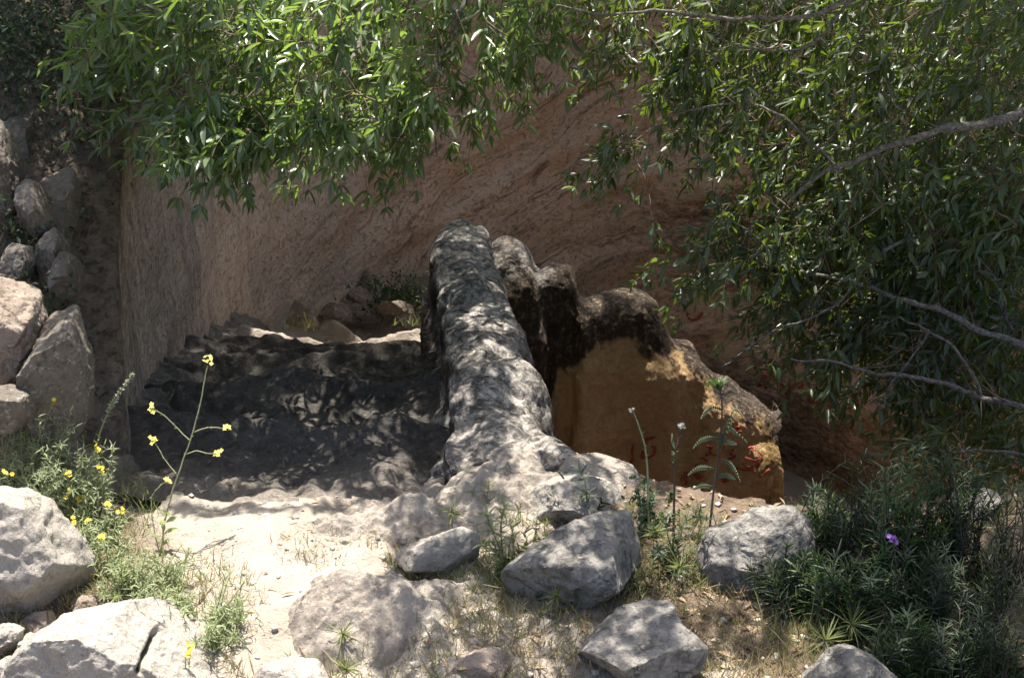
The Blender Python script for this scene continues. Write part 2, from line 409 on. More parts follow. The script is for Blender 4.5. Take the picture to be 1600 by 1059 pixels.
def base_z(x, y):
    x = np.asarray(x, float); y = np.asarray(y, float)
    z = np.clip(.62 * (y - 3.2), 0, 1.35) * ss(-1.0, -1.25, x) * (1 - .0 * x)                       # bank left of the stairs
    z = z + .75 * ss(6.2, 8.6, y + .25 * x) * (1 - ss(-1.0, -1.25, x))
    z = z - .55 * ss(1.5, 2.6, x) * ss(3.2, 4.4, y) * (1 - ss(6.0, 8.4, y))   # hollow under the right hand tree
    z = z - .10 * ss(2.9, 2.2, y) * ss(.3, 1.5, np.abs(x))
    z = z + .05 * ss(-.6, -1.1, x) * ss(3.1, 2.5, y)
    z = z + 4.0 * ss(12, 60, np.hypot(x, y - 6)) 
    p = np.stack([x, y, 0 * x], -1).reshape(-1, 3)
    near = np.exp(-np.maximum(0, np.hypot(p[:, 0], p[:, 1] - 3) - 3) / 6.0)
    n = (.045 * fbm(p, 1.7, 4, 3) + .016 * fbm(p, 9, 3, 8)) 
    return z + n.reshape(x.shape)
def spaced(lo, hi, fine, far, g=1.22):
    a = [np.arange(lo, hi, fine)]
    s = fine; v = lo; L = []
    while v > -far: s = min(s * g, 60) if s > .0 else s; v -= s; L.append(v)
    s = fine; v = a[0][-1]; H = []
    while v < far: s = min(s * g, 60); v += s; H.append(v)
    return np.concatenate([np.array(L[::-1]), a[0], np.array(H)])
gx = spaced(-1.75, 1.75, .0125, 420)
gy0 = spaced(1.9, 3.95, .0125, 420); gy = np.sort(np.concatenate([gy0[gy0 < 4.0], np.arange(4.0, 11.5, .06), 11.5 + np.cumsum(np.minimum(.07 * 1.2 ** np.arange(45), 40.0))]))
GX, GY = np.meshgrid(gx, gy, indexing='ij')
GZ = base_z(GX, GY)
m_in = np.zeros(GX.shape, bool); box = (GX > -2.4) & (GX < 4) & (GY > 2.5) & (GY < 10.5)
m_in[box] = inside(GX[box], GY[box], poly)
pn = np.stack([GX.ravel(), GY.ravel(), GX.ravel() * 0], -1)
floorz = (-3.3 + .12 * fbm(pn, 1.5, 3, 4)).reshape(GX.shape)
GZ = np.where(m_in, floorz, GZ)
V = np.stack([GX, GY, GZ], -1).reshape(-1, 3)
ground = solid('ground', V, grid_faces(*GX.shape), M['ground'], base=np.array([0, 0, 0.]))
tag(ground, kind='structure')
soil = ss(-.02, .35, V[:, 0] + .28 * fbm(pn, 1.8, 3, 6) - .35 * ss(2.9, 2.4, V[:, 1])) * ss(1.0, 2.2, V[:, 1])
soil = np.maximum(soil, ss(-.85, -1.05, V[:, 0] + .1 * fbm(pn, 3, 2, 2)) * 1.0)
soil = np.maximum(soil, ss(3.7, 4.5, V[:, 1]))
soil = np.where(V[:, 2] < -1, 0, soil)
attr(ground, 'soil', np.clip(soil, 0, 1))

# pit wall -----------------------------------------------------------
nT, nZ = 620, 240
pw = catmull(PATH, nT); tan = nrm(np.gradient(pw, axis=0)); inn = np.stack([tan[:, 1], -tan[:, 0]], 1)   # into the pit
out = pw - inn * .72
rim = base_z(out[:, 0], out[:, 1])
zz = np.linspace(0, 1, nZ)
bottom = -3.5
Zg = bottom + (rim[:, None] - .0 - bottom) * zz[None]
hgt = zz[None] * np.ones((nT, 1))
G = np.zeros((nT, nZ, 3)); G[..., 0] = pw[:, :1]; G[..., 1] = pw[:, 1:]; G[..., 2] = Zg
farw = ss(.34, .46, np.linspace(0, 1, nT))[:, None] * (1 - ss(.68, .8, np.linspace(0, 1, nT)))[:, None]
lean = .05 + .20 * farw * np.sin(np.clip((Zg + 2.6) / 3.0, 0, 1) * math.pi) ** 1 - .06 * (1 - farw)
G[..., :2] += -inn[:, None] * lean[..., None]                                   # belly of the bell-shaped pit
fl = ss(.955, 1.0, zz)[None]
flw = (.10 + .68 * ss(.03, .16, np.linspace(0, 1, nT)) * (1 - ss(.72, .86, np.linspace(0, 1, nT))))[:, None]
G[..., :2] += -inn[:, None] * (fl * flw)[..., None]; G[..., 2] -= fl * .05 * (zz[None] > .98)
Nn = grid_normals(G); Nn *= np.sign((Nn[..., :2] * inn[:, None]).sum(-1, keepdims=True) + 1e-9)
q = G.reshape(-1, 3); ca, sa = math.cos(.35), math.sin(.35)
qs = np.stack([q[:, 0] * .35, q[:, 1] * .35, (q[:, 2] - q[:, 0] * .38) * 1.5], 1)
disp = .07 * fbm(q, .9, 3, 1) + .035 * ridged(qs, 1.6, 3, 2) + .020 * fbm(q * np.array([1, 1, .45]), 7, 4, 5) + .007 * fbm(q, 30, 2, 7)
calm = .25 + .75 * ss(.20, .42, np.linspace(0, 1, nT))[:, None]
G = (G + Nn * (disp.reshape(nT, nZ) * (1 - fl) * calm)[..., None])
wall_V = G.reshape(-1, 3)
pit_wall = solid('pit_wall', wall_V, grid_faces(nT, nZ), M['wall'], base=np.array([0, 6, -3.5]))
tag(pit_wall, 'curved reddish brown rock wall of the pit behind the stairs and branches', 'rock wall')
PX, PY, PD = proj(wall_V)
tt = np.repeat(np.linspace(0, 1, nT), nZ)
attr(pit_wall, 'strat', wall_V[:, 2] - .50 * wall_V[:, 0] + .06 * wall_V[:, 0] ** 2 * 2 + .10 * fbm(wall_V, 1.2, 3, 4))
attr(pit_wall, 'streak_zone', 1 - ss(.22, .36, tt))
attr(pit_wall, 'rough_zone', ss(.28, .4, tt) * .9)
nz = fbm(wall_V * np.array([.6, .6, 2.0]), 2.2, 4, 3)
zc = wall_V[:, 2] + .10 * (wall_V[:, 0] - .8) 
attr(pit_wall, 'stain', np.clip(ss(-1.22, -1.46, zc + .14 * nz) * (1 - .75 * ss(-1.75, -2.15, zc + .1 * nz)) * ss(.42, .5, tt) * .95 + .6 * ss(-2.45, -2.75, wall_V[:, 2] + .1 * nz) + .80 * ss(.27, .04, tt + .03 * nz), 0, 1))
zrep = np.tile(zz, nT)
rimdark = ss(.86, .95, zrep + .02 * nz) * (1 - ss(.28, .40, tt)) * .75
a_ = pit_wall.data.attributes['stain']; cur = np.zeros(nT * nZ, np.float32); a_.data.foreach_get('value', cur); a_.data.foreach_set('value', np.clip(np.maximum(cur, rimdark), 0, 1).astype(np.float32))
attr(pit_wall, 'rim_dark', ss(.935, .96, zrep + .012 * nz))  # darker tone along the top edge of the wall
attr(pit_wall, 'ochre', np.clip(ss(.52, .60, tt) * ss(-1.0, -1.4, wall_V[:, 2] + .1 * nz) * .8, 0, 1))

# ------------------------------------------------------------------ rock-cut staircase
stairs = empty('rock_staircase', (-.7, 4.8, -1.6))
tag(stairs, 'worn rock cut staircase descending in shade beside the left wall', 'staircase')
def slab(XY, z0, seed, lipdir, lip=.03, depth=.5, rise=.04):
    """XY: (n, m, 2) plan grid; worn hollow tread with skirts"""
    n, m = XY.shape[:2]
    p = np.concatenate([XY, np.zeros((n, m, 1))], -1).reshape(-1, 3)
    v = np.linspace(0, 1, m)[None] * np.ones((n, 1)); u = np.linspace(0, 1, n)[:, None] * np.ones((1, m))
    hollow = -.055 * np.sin(np.clip(v, 0, 1) * math.pi) * np.sin(np.clip(u * 1.05, 0, 1) * math.pi) ** .6
    edge = lip * np.exp(-((v - .90) / .10) ** 2) * (1 + .8 * fbm(p, 3.2, 2, seed).reshape(n, m))
    roundoff = -.11 * ss(.84, 1.0, v)
    z = z0 + hollow + edge + roundoff + (.034 * fbm(p, 4, 3, seed + 1) + .008 * ridged(p, 9, 2, seed)).reshape(n, m)
    z = z + (.10 if z0 < -.1 else -.10) * ss(.82, 1.0, u) + rise * ss(.38, .1, u) ** 2 + (.012 * fbm(p, 17, 4, seed + 3)).reshape(n, m)
    top = np.concatenate([XY, z[..., None]], -1)
    # skirts
    rows = [top]
    big = np.zeros((n + 2, m + 2, 3)); big[1:-1, 1:-1] = top
    big[0, 1:-1] = top[0]; big[-1, 1:-1] = top[-1]; big[1:-1, 0] = top[:, 0]; big[1:-1, -1] = top[:, -1]
    big[0, 0] = top[0, 0]; big[0, -1] = top[0, -1]; big[-1, 0] = top[-1, 0]; big[-1, -1] = top[-1, -1]
    for s in (big[0], big[-1], big[:, 0], big[:, -1]): s[..., 2] = z0 - depth
    return big.reshape(-1, 3), grid_faces(n + 2, m + 2)
edges_y = [3.02, 3.74, 4.30, 4.86, 5.38, 5.86, 6.30]
zstep = -.045
for i in range(6):
    n, m = 120, 50
    u = np.linspace(0, 1, n)[:, None]; v = np.linspace(0, 1, m)[None]
    x = -1.62 + (1.46 if i == 0 else 1.55) * u + 0 * v
    pe = np.stack([x[:, 0] * 1.0, np.zeros(n) + i * 3.3, np.zeros(n)], 1)
    e0 = edges_y[i] + .13 * noise(pe * 2.2 + .3)[:, None] + .05 * np.sin(u * 3.1) - .02
    pe2 = pe.copy(); pe2[:, 1] += 3.3
    e1 = edges_y[i + 1] + .13 * noise(pe2 * 2.2 + .3)[:, None] + .05 * np.sin(u * 3.1)
    y = e0 + (e1 - e0) * v
    Vs, Fs = slab(np.stack([x + 0 * y, y], -1), zstep, i * 1.7, None)
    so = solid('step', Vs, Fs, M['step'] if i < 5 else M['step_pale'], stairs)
    if i == 0: attr(so, 'pale_blend', ss(3.50, 3.16, Vs[:, 1] + .10 * fbm(Vs, 4, 3, 2)))  # pale brink fading to dark: edge of the stair shade put in colour
    else: attr(so, 'pale_blend', .12 * ss(.05, .5, fbm(Vs, 3, 3, 6)))
    zstep -= .2
# worn fillet where the treads run up into the left wall
ny, nx_ = 220, 40; yv = np.linspace(3.24, 6.6, ny); xw = np.interp(yv, path[:300, 1][:int(np.argmax(path[:300, 1] > 7))], path[:300, 0][:int(np.argmax(path[:300, 1] > 7))])
tv = np.linspace(0, 1, nx_)[None]; XX = (xw[:, None] - .16) + .52 * tv + .05 * noise(np.stack([yv * 2.1, 0 * yv, 0 * yv], 1))[:, None] * tv
zl = np.interp(yv, [3.12, 3.74, 6.3, 6.75], [-.02, -.10, -1.0, -1.13])[:, None]
ZZ = zl - .07 + .15 * (1 - tv) ** 2.0 * ss(3.2, 3.6, yv)[:, None] - .30 * ss(.5, 1.0, tv); pf = np.stack([XX, yv[:, None] + 0 * XX, ZZ], -1)
pf[..., 2] += (.045 * fbm(pf.reshape(-1, 3), 4, 4, 8) + .02 * ridged(pf.reshape(-1, 3), 8, 2, 3)).reshape(ny, nx_)
so = solid('worn_edge', pf.reshape(-1, 3), grid_faces(ny, nx_), M['step'], stairs)
attr(so, 'pale_blend', np.clip((1.25 * (1 - tv) ** 1.3 + .25 * fbm(pf.reshape(-1, 3), 4, 3, 5).reshape(ny, nx_)) * .7, 0, 1).ravel())
piv = np.array([-.28, 6.02])
ang = [168, 146, 126, 108, 90, 66, 40, 12]
ZF = [-1.24, -1.39, -1.54, -1.69, -1.98, -2.4, -2.85]
for i in range(7):
    zf = ZF[i]; a0, a1 = R(ang[i]), R(ang[i + 1])
    u = np.linspace(0, 1, 110)[:, None]; v = np.linspace(0, 1, 44)[None]
    ne = lambda j: .09 * noise(np.stack([u[:, 0] * 4, u[:, 0] * 0 + j * 2.7 + .4, u[:, 0] * 0], 1))[:, None]
    a = (a0 + ne(i)) * (1 - v) + (a1 + ne(i + 1) - .02) * v
    rr = 2.75 - 2.65 * u
    x = piv[0] + rr * np.cos(a) * .92; y = piv[1] + rr * np.sin(a) * 1.02
    Vs, Fs = slab(np.stack([x, y], -1), zf, 20 + i * 1.3, None, lip=.05, rise=0.0)
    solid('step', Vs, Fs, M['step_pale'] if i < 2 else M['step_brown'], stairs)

# ------------------------------------------------------------------ parapet beside the first flight
def sweep(name, stations, nu, nv, mat, seed, amp=1.0):
    C = np.array(stations, float)
    A = catmull(C, nu); A = np.swapaxes(catmull(np.swapaxes(A, 0, 1), nv), 0, 1)
    N = grid_normals(A); cen = A.mean(1, keepdims=True)
    N *= np.sign(((A - cen) * N).sum(-1).mean() + 1e-9)
    q = A.reshape(-1, 3)
    dsp = amp * (.045 * fbm(q, 2.6, 3, seed, .42) + .035 * (np.abs(noise(q * 4 + seed)) - .2) + .011 * (np.abs(noise(q * 11 + seed + 4)) - .2) + .006 * (np.abs(noise(q * 26 + seed + 8)) - .2) + .004 * fbm(q, 50, 2, seed + 2))
    return A + N * dsp.reshape(nu, nv)[..., None], N
ST = []
par = [  # left base, left shoulder, right shoulder pixels; shoulder height, crown lift
    ((675, 800, -.16), (690, 795), (960, 795), -.12, .00),
    ((672, 752, -.12), (692, 742), (905, 738), .00, .03),
    ((680, 715, -.20), (702, 692), (872, 700), .00, .05),
    ((676, 672, -.34), (708, 640), (838, 640), -.02, .06),
    ((675, 630, -.52), (706, 590), (828, 580), -.04, .07),
    ((667, 575, -.72), (696, 530), (808, 515), -.08, .07),
    ((660, 535, -.90), (690, 470), (794, 468), -.12, .07),
    ((662, 500, -1.05), (687, 420), (770, 425), -.16, .06),
    ((668, 470, -1.15), (688, 383), (762, 388), -.18, .05),
    ((676, 452, -1.25), (694, 362), (758, 366), -.20, .04),
]
for (lb, tl, tr, z, lift) in par:
    a = Pz(*lb); b = Pz(tl[0], tl[1], z); c = Pz(tr[0], tr[1], z)
    crown = (b + c) / 2 + [0, 0, lift]
    ST.append([a + [.0, 0, -.25], a, a * .30 + b * .70 + [.006, 0, .0], b * .96 + a * .04 + [-.004, 0, .012], b * .93 + c * .07 + [0, 0, lift * .45], b * .7 + c * .3 + [0, 0, lift * .85], crown, b * .25 + c * .75 + [0, 0, lift * .7], c,
               c + [.05, .01, -.3], c + [.10, .03, -1.1], c + [.14, .05, -3.4]])
last = np.array(ST[-1]); end1 = last.copy(); cx = last[6]
for k in range(12): end1[k] = cx + (last[k] - cx) * np.array([.85, 1, 1]) + [0, .12, -.10 if last[k][2] > -1 else 0]
end2 = end1.copy()
for k in range(12): end2[k] = [cx[0] + (last[k][0] - cx[0]) * .6, cx[1] + .25, min(last[k][2], -.9)]
end3 = end2.copy(); end3[:, 2] = np.minimum(end3[:, 2], -2.4); end3[:, 1] += .02
ST += [end1, end2, end3]
A, N = sweep('parapet', ST, 330, 230, M['parapet'], 11, 1.0)
parapet = solid('rock_parapet', A.reshape(-1, 3), grid_faces(330, 230), M['parapet'])
tag(parapet, 'long dappled grey rock parapet between the stairs and the pit', 'parapet')
attr(parapet, 'fresh', ss(-.45, -.8, A[..., 2].ravel()) * (N[..., 0].ravel() > 0))
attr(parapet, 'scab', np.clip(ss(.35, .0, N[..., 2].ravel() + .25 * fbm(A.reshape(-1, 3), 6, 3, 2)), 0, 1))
attr(parapet, 'edge_moss', np.zeros(A.shape[0] * A.shape[1]))

# lower stair wall (second flight) with the ochre face
lw = [(735, 470, 6.45), (770, 408, 6.5), (792, 391, 6.5), (820, 400, 6.5), (845, 434, 6.5), (868, 424, 6.6), (893, 436, 6.6), (910, 482, 6.55), (940, 484, 6.6), (985, 477, 6.65),
      (1025, 490, 6.65), (1050, 540, 6.7), (1082, 556, 6.75), (1110, 596, 6.75), (1150, 618, 6.8), (1190, 650, 6.85), (1214, 664, 6.9)]
ST = []; crest_z = []
for (x, y, d) in lw:
    c = P(x, y, d)
    ST.append([c + [0, .34, -2.6], c + [0, .32, -.9], c + [0, .30, -.25], c + [0, .22, -.05], c + [0, .09, .0], c + [0, -.03, -.05], c + [0, -.10, -.22], c + [0, -.16, -.55],
               c + [0, -.22, -1.1], [c[0], c[1] - .27, -2.2], [c[0], c[1] - .30, -3.5]])
lastS = np.array(ST[-1])
for dx, k in ((.035, .85), (.045, .35), (.04, .0)):
    e = lastS.copy(); ym = lastS[:, 1].max(); e[:, 0] += dx; e[:, 1] = ym + (lastS[:, 1] - ym) * k + .0; e[:, 2] -= .05 * (1 - k); ST.append(e)
A, N = sweep('stair_wall', ST, 360, 230, M['parapet'], 23, .8)
q = A.reshape(-1, 3)
stair_wall = solid('stair_wall', q, grid_faces(360, 230), M['parapet'])
tag(stair_wall, 'stepped rock wall with ochre face and red writing deep in the pit', 'rock wall')
u_c = A[:, 60:140, 2].max(1)
below = (np.repeat(u_c, 230) - q[:, 2])
wx = q[:, 0]
bx, by, _ = proj(q)
lim = np.interp(bx, [700, 862, 872, 935, 1000, 1040, 1085, 1130, 1160, 1224], [690, 640, 596, 552, 540, 556, 582, 626, 646, 700]) + 26 * fbm(q, 7, 4, 9) + 10 * fbm(q, 30, 2, 3)
attr(stair_wall, 'fresh', ss(-7, 8, by - lim))
attr(stair_wall, 'scab', np.clip(ss(.0, .12, below + .08 * fbm(q, 7, 3, 5)) + .15 + .8 * ss(.10, .24, wx), 0, 1))
attr(stair_wall, 'edge_moss', ss(1.12, 1.27, wx + .05 * fbm(q, 8, 2, 3)))
print('setting done')
# ------------------------------------------------------------------ boulders and stones
_bm = bmesh.new(); bmesh.ops.create_icosphere(_bm, subdivisions=6, radius=1.0)
ICO6 = (np.array([v.co[:] for v in _bm.verts]), np.array([[v.index for v in f.verts] for f in _bm.faces])); _bm.free()
_bm = bmesh.new(); bmesh.ops.create_icosphere(_bm, subdivisions=7, radius=1.0)
ICO7 = (np.array([v.co[:] for v in _bm.verts]), np.array([[v.index for v in f.verts] for f in _bm.faces])); _bm.free()
_bm = bmesh.new(); bmesh.ops.create_icosphere(_bm, subdivisions=5, radius=1.0)
ICO5 = (np.array([v.co[:] for v in _bm.verts]), np.array([[v.index for v in f.verts] for f in _bm.faces])); _bm.free()
_bm = bmesh.new(); bmesh.ops.create_icosphere(_bm, subdivisions=2, radius=1.0)
ICO2 = (np.array([v.co[:] for v in _bm.verts]), np.array([[v.index for v in f.verts] for f in _bm.faces])); _bm.free()
ROCKS = []
def rock(name, label, cat, outline, d, D, mat, seed, amp=1.0, chops=6, hi=True, group=None, slit=None):
    S, F = ICO7 if slit else ICO6 if hi else ICO5
    pg = np.array(outline, float); lo, h_ = pg.min(0), pg.max(0); c = (lo + h_) / 2
    th = np.linspace(-math.pi, math.pi, 361); Rr = np.zeros(361)
    for k, t in enumerate(th):
        dx, dy = math.cos(t), -math.sin(t); best = 5.0
        for i in range(len(pg)):
            a, b = pg[i] - c, pg[(i + 1) % len(pg)] - c; e = b - a
            den = dx * e[1] - dy * e[0]
            if abs(den) < 1e-9: continue
            tt_ = (a[0] * e[1] - a[1] * e[0]) / den; uu = (a[0] * dy - a[1] * dx) / den
            if tt_ > 0 and -1e-6 <= uu <= 1 + 1e-6: best = max(best, tt_)
        Rr[k] = best
    ker = np.exp(-(np.arange(-6, 7) / 3.0) ** 2); ker /= ker.sum()
    Rs = np.convolve(np.concatenate([Rr[-8:-1], Rr, Rr[1:8]]), ker, 'same')[7:-7]
    rho = np.hypot(S[:, 0], S[:, 1]); ph = np.arctan2(S[:, 1], S[:, 0])
    Rad = np.interp(ph, th, Rs) * d / FPX
    pl = rho ** .82 * Rad
    p = np.stack([np.cos(ph) * pl, np.sin(ph) * pl, S[:, 2] * D * .5], 1)
    size = Rs.mean() * d / FPX
    r = np.random.RandomState(seed)
    for k in range(chops + 3):
        n = r.normal(size=3); n[2] = abs(n[2]) * 1.3 + .25; n[1] = n[1] + .35; n /= np.linalg.norm(n)
        ext = (p @ n).max(); off = ext * r.uniform(.52, .84)
        p -= n * (np.maximum(0, p @ n - off) * .96)[:, None]
    W_ = P(c[0], c[1], d) + p[:, :1] * RT + p[:, 1:2] * UP - p[:, 2:] * FW
    nn = nrm(W_ - W_.mean(0))
    q = W_ - W_.mean(0)
    f = 1 / max(size, .03)
    dsp = amp * size * (.10 * fbm(q, 1.3 * f, 3, seed) + .055 * ridged(q, 2.6 * f, 3, seed + .5) + .012 * fbm(q, 14 * f, 2, seed + 2) - .03 + .05 * (np.abs(noise(q * 4.5 * f + seed)) - .2) + .022 * (np.abs(noise(q * 11 * f + seed)) - .2))
    W_ = W_ + nn * dsp[:, None]
    if slit:                                                   # a narrow weathered crack cut into the stone
        sx, sy, _ = proj(W_); a_, b_ = np.array(slit[0], float), np.array(slit[1], float); e = b_ - a_; pp = np.stack([sx, sy], 1) - a_
        t = np.clip(pp @ e / (e @ e), 0, 1); dd = np.linalg.norm(pp - t[:, None] * e, axis=1) + 2.0 * noise(W_ * 30)
        W_ = W_ - nn * (.045 * np.exp(-(dd / 4.5) ** 2) * (nn @ FW < .1))[:, None]
    o = solid(name, W_, F, mat); ROCKS.append((np.array(outline, float), d)); return tag(o, label, cat, group)
def zd(px, py, z=0.0): return float((Pz(px, py, z) - CAM) @ FW)

def outcrop(label, outline, H, seed):
    pg = np.array([Pz(x, y, .03)[:2] for x, y in outline]); lo, hi = pg.min(0) - .03, pg.max(0) + .03
    pg = catmull(np.vstack([pg, pg[:1]]), 90)[:-1]
    nx, ny = 170, 130; X, Y = np.meshgrid(np.linspace(lo[0], hi[0], nx), np.linspace(lo[1], hi[1], ny), indexing='ij')
    q = np.stack([X.ravel(), Y.ravel()], 1); ds_ = np.full(len(q), 9.0)
    for i in range(len(pg)):
        a_, b_ = pg[i], pg[(i + 1) % len(pg)]; e = b_ - a_; t = np.clip(((q - a_) @ e) / (e @ e + 1e-12), 0, 1)
        ds_ = np.minimum(ds_, np.linalg.norm(q - a_ - t[:, None] * e, axis=1))
    sd = np.where(inside(q[:, 0], q[:, 1], pg), ds_, -ds_); q3 = np.stack([q[:, 0], q[:, 1], 0 * ds_], 1)
    sd = sd + .035 * fbm(q3, 4, 3, seed)
    h = -.03 + (H + .03) * ss(-.02, .24, sd) + (.03 * fbm(q3, 5, 4, seed) + .014 * ridged(q3, 12, 3, seed + 1) + .004 * fbm(q3, 50, 2, seed)) * ss(-.02, .06, sd)
    h = np.where(sd < -.03, h - .05, h)
    o = solid('bedrock_outcrop', np.concatenate([q, (base_z(q[:, 0], q[:, 1]) + h)[:, None]], 1), grid_faces(nx, ny), M['ledge']); return tag(o, label, 'bedrock')
WS, GS, TS, BS = M['white_stone'], M['grey_stone'], M['tan_stone'], M['bank_stone']
rock('boulder', 'big sunlit white boulder at the left edge below the yellow flowers', 'boulder',
     [(0, 762), (35, 768), (65, 785), (100, 826), (130, 862), (147, 903), (142, 935), (98, 950), (60, 968), (0, 985), (-120, 970), (-180, 880), (-120, 790)], zd(60, 960), .42, WS, 3, .55, 5)
rock('boulder', 'flat sunlit white boulder with a dark slit in the bottom left corner', 'boulder',
     [(55, 990), (100, 962), (170, 946), (215, 936), (262, 950), (288, 985), (322, 1010), (352, 1040), (388, 1080), (350, 1130), (100, 1140), (10, 1090), (20, 1025)], zd(200, 1075), .5, WS, 5, .5, 6, slit=((244, 985), (218, 1048)))
rock('boulder', 'large grey leaf shadowed boulder leaning in the middle of the foreground', 'boulder',
     [(783, 895), (815, 868), (868, 833), (940, 803), (1000, 788), (1022, 812), (1048, 872), (1032, 892), (985, 905), (945, 932), (890, 957), (850, 967), (800, 938)], zd(900, 945), .34, GS, 8, .6, 7)
rock('boulder', 'grey hump backed boulder half hidden by spiky grass on the right', 'boulder',
     [(1073, 895), (1110, 830), (1158, 816), (1180, 800), (1240, 792), (1272, 810), (1328, 835), (1322, 885), (1260, 912), (1180, 925), (1100, 912)], zd(1200, 905), .34, GS, 12, .7, 7)
rock('boulder', 'pointed grey white boulder cut by the bottom edge right of centre', 'boulder',
     [(880, 1062), (920, 1003), (970, 953), (1020, 933), (1052, 940), (1062, 975), (1104, 1010), (1095, 1045), (1040, 1080), (960, 1120), (885, 1110)], zd(980, 1070), .34, GS, 15, .6, 7)
rock('boulder', 'rounded grey boulder peeking over the bottom edge on the right', 'boulder',
     [(1255, 1065), (1300, 1018), (1330, 1008), (1370, 1028), (1415, 1068), (1400, 1130), (1270, 1130)], zd(1330, 1090), .28, GS, 18, .5, 5)
rock('stone', 'low pale stone lying in dry grass at the bottom centre', 'stone',
     [(678, 1062), (710, 1030), (760, 1012), (792, 1020), (802, 1042), (770, 1080), (700, 1090)], zd(740, 1060), .2, TS, 21, .7, 6, False)
rock('boulder', 'pale rounded boulder just behind the large grey leaning boulder', 'boulder',
     [(778, 800), (800, 774), (850, 754), (900, 740), (942, 748), (988, 780), (975, 805), (900, 822), (830, 822)], zd(880, 812) + .04, .3, WS, 25, .6, 5)
rock('boulder', 'flat pale boulder at the foot of the parapet on the pit edge', 'boulder',
     [(835, 740), (868, 716), (940, 708), (992, 728), (1004, 756), (965, 770), (880, 768)], zd(920, 760) + .05, .3, M['ledge'], 28, .6, 5)
outcrop('broad tan bedrock hump with leaf shadows in the middle foreground',
     [(425, 945), (475, 892), (560, 874), (640, 866), (700, 876), (760, 888), (748, 960), (705, 1005), (600, 1035), (490, 1025), (440, 990)], .085, 31)
outcrop('pale bedrock apron at the near foot of the parapet',
     [(600, 790), (650, 735), (690, 690), (760, 670), (850, 680), (915, 728), (905, 795), (800, 826), (690, 822)], .075, 43)
rock('stone', 'pale wedge shaped stone on the upper side of the tan bedrock hump', 'stone',
     [(612, 868), (660, 845), (720, 824), (750, 838), (757, 884), (700, 898), (640, 898)], zd(690, 888), .2, WS, 34, .8, 6, False)
outcrop('dappled bedrock ledge at the top of the stairs beside the parapet',
     [(440, 812), (500, 772), (600, 745), (690, 742), (760, 755), (790, 792), (750, 832), (660, 846), (560, 850), (480, 840)], .075, 37)
rock('stone', 'sunlit grey stone among dark bushes at the right edge', 'stone',
     [(1470, 800), (1490, 768), (1515, 758), (1550, 766), (1572, 790), (1560, 815), (1500, 822)], zd(1520, 800, -.02), .16, GS, 41, .8, 5, False)
rock('stone', 'white stone sliver cut by the bottom edge beside the slit boulder', 'stone',
     [(385, 1062), (410, 1040), (450, 1030), (495, 1035), (515, 1060), (500, 1090), (400, 1090)], zd(450, 1070), .2, WS, 44, .6, 5, False)
small = [([(104, 945), (125, 932), (146, 930), (152, 944), (135, 955), (110, 956)], 'small tan stone wedged between the two white boulders'),
         ([(24, 975), (45, 958), (80, 955), (88, 970), (65, 990), (35, 994)], 'brown pitted stone under the big white boulder'),
         ([(-15, 985), (10, 972), (34, 985), (30, 1012), (5, 1025), (-20, 1015)], 'rough pale stone at the left edge beside the flat boulder'),
         ([(18, 1006), (40, 990), (66, 992), (70, 1014), (48, 1028), (24, 1024)], 'grey square stone in the rubble left of the flat boulder'),
         ([(-12, 1045), (8, 1026), (28, 1032), (30, 1056), (10, 1070), (-10, 1068)], 'pale stone in the extreme bottom left corner')]
for k, (pg, lab) in enumerate(small):
    rock('stone', lab, 'stone', pg, zd(pg[0][0] + 20, max(p[1] for p in pg)), .09, TS if k in (0, 1) else WS, 50 + k, 1.2, 7, False, 'small stones around the white boulders')
bank = [([(-45, 190), (-5, 186), (12, 205), (24, 260), (26, 320), (8, 350), (-40, 350)], 4.15, 'tall upright brown rock at the left edge of the bank', 3),
        ([(8, 165), (36, 160), (48, 195), (54, 245), (48, 268), (28, 276), (12, 240)], 4.55, 'dark slab shaped rock highest in the left bank', 5),
        ([(26, 345), (30, 300), (38, 280), (52, 282), (66, 318), (78, 350), (60, 372), (32, 364)], 4.1, 'pointed grey rock with a white streak in the left bank', 7),
        ([(50, 290), (62, 256), (86, 246), (106, 262), (118, 292), (110, 340), (100, 385), (78, 378), (60, 345)], 4.3, 'knobbly brown rock nearest the stair wall in the left bank', 9),
        ([(-5, 398), (20, 382), (45, 384), (54, 410), (46, 438), (10, 446), (-10, 430)], 4.0, 'rounded small rock above the sunlit one on the bank', 11),
        ([(-40, 440), (0, 430), (28, 434), (48, 452), (58, 500), (52, 548), (30, 590), (-5, 606), (-50, 590)], 3.65, 'white topped rock at left edge above the flowering herbs', 13),
        ([(60, 470), (80, 440), (98, 446), (112, 500), (128, 550), (133, 610), (128, 660), (108, 694), (70, 705), (46, 660), (44, 580), (50, 520)], 3.62, 'smooth shaded boulder standing against the near end of stair wall', 15),
        ([(62, 372), (80, 352), (94, 375), (96, 420), (88, 455), (66, 450), (58, 410)], 4.05, 'narrow mossy rock between the pointed rock and the smooth boulder', 17),
        ([(86, 410), (98, 392), (110, 400), (114, 430), (106, 462), (92, 470), (84, 440)], 4.0, 'small knobbed rock jammed against the stair wall', 19),
        ([(-40, 610), (10, 600), (40, 615), (44, 648), (20, 672), (-40, 680)], 3.5, 'brown rock behind the herbs at the left edge', 21)]
for pg, d, lab, sd in bank:
    rock('bank_rock', lab, 'rock', pg, d, .34 if sd not in (13, 15) else .4, TS if sd == 13 else BS, sd + 60, .8, 6, sd in (13, 15, 3, 9), 'rocks piled in the left bank')
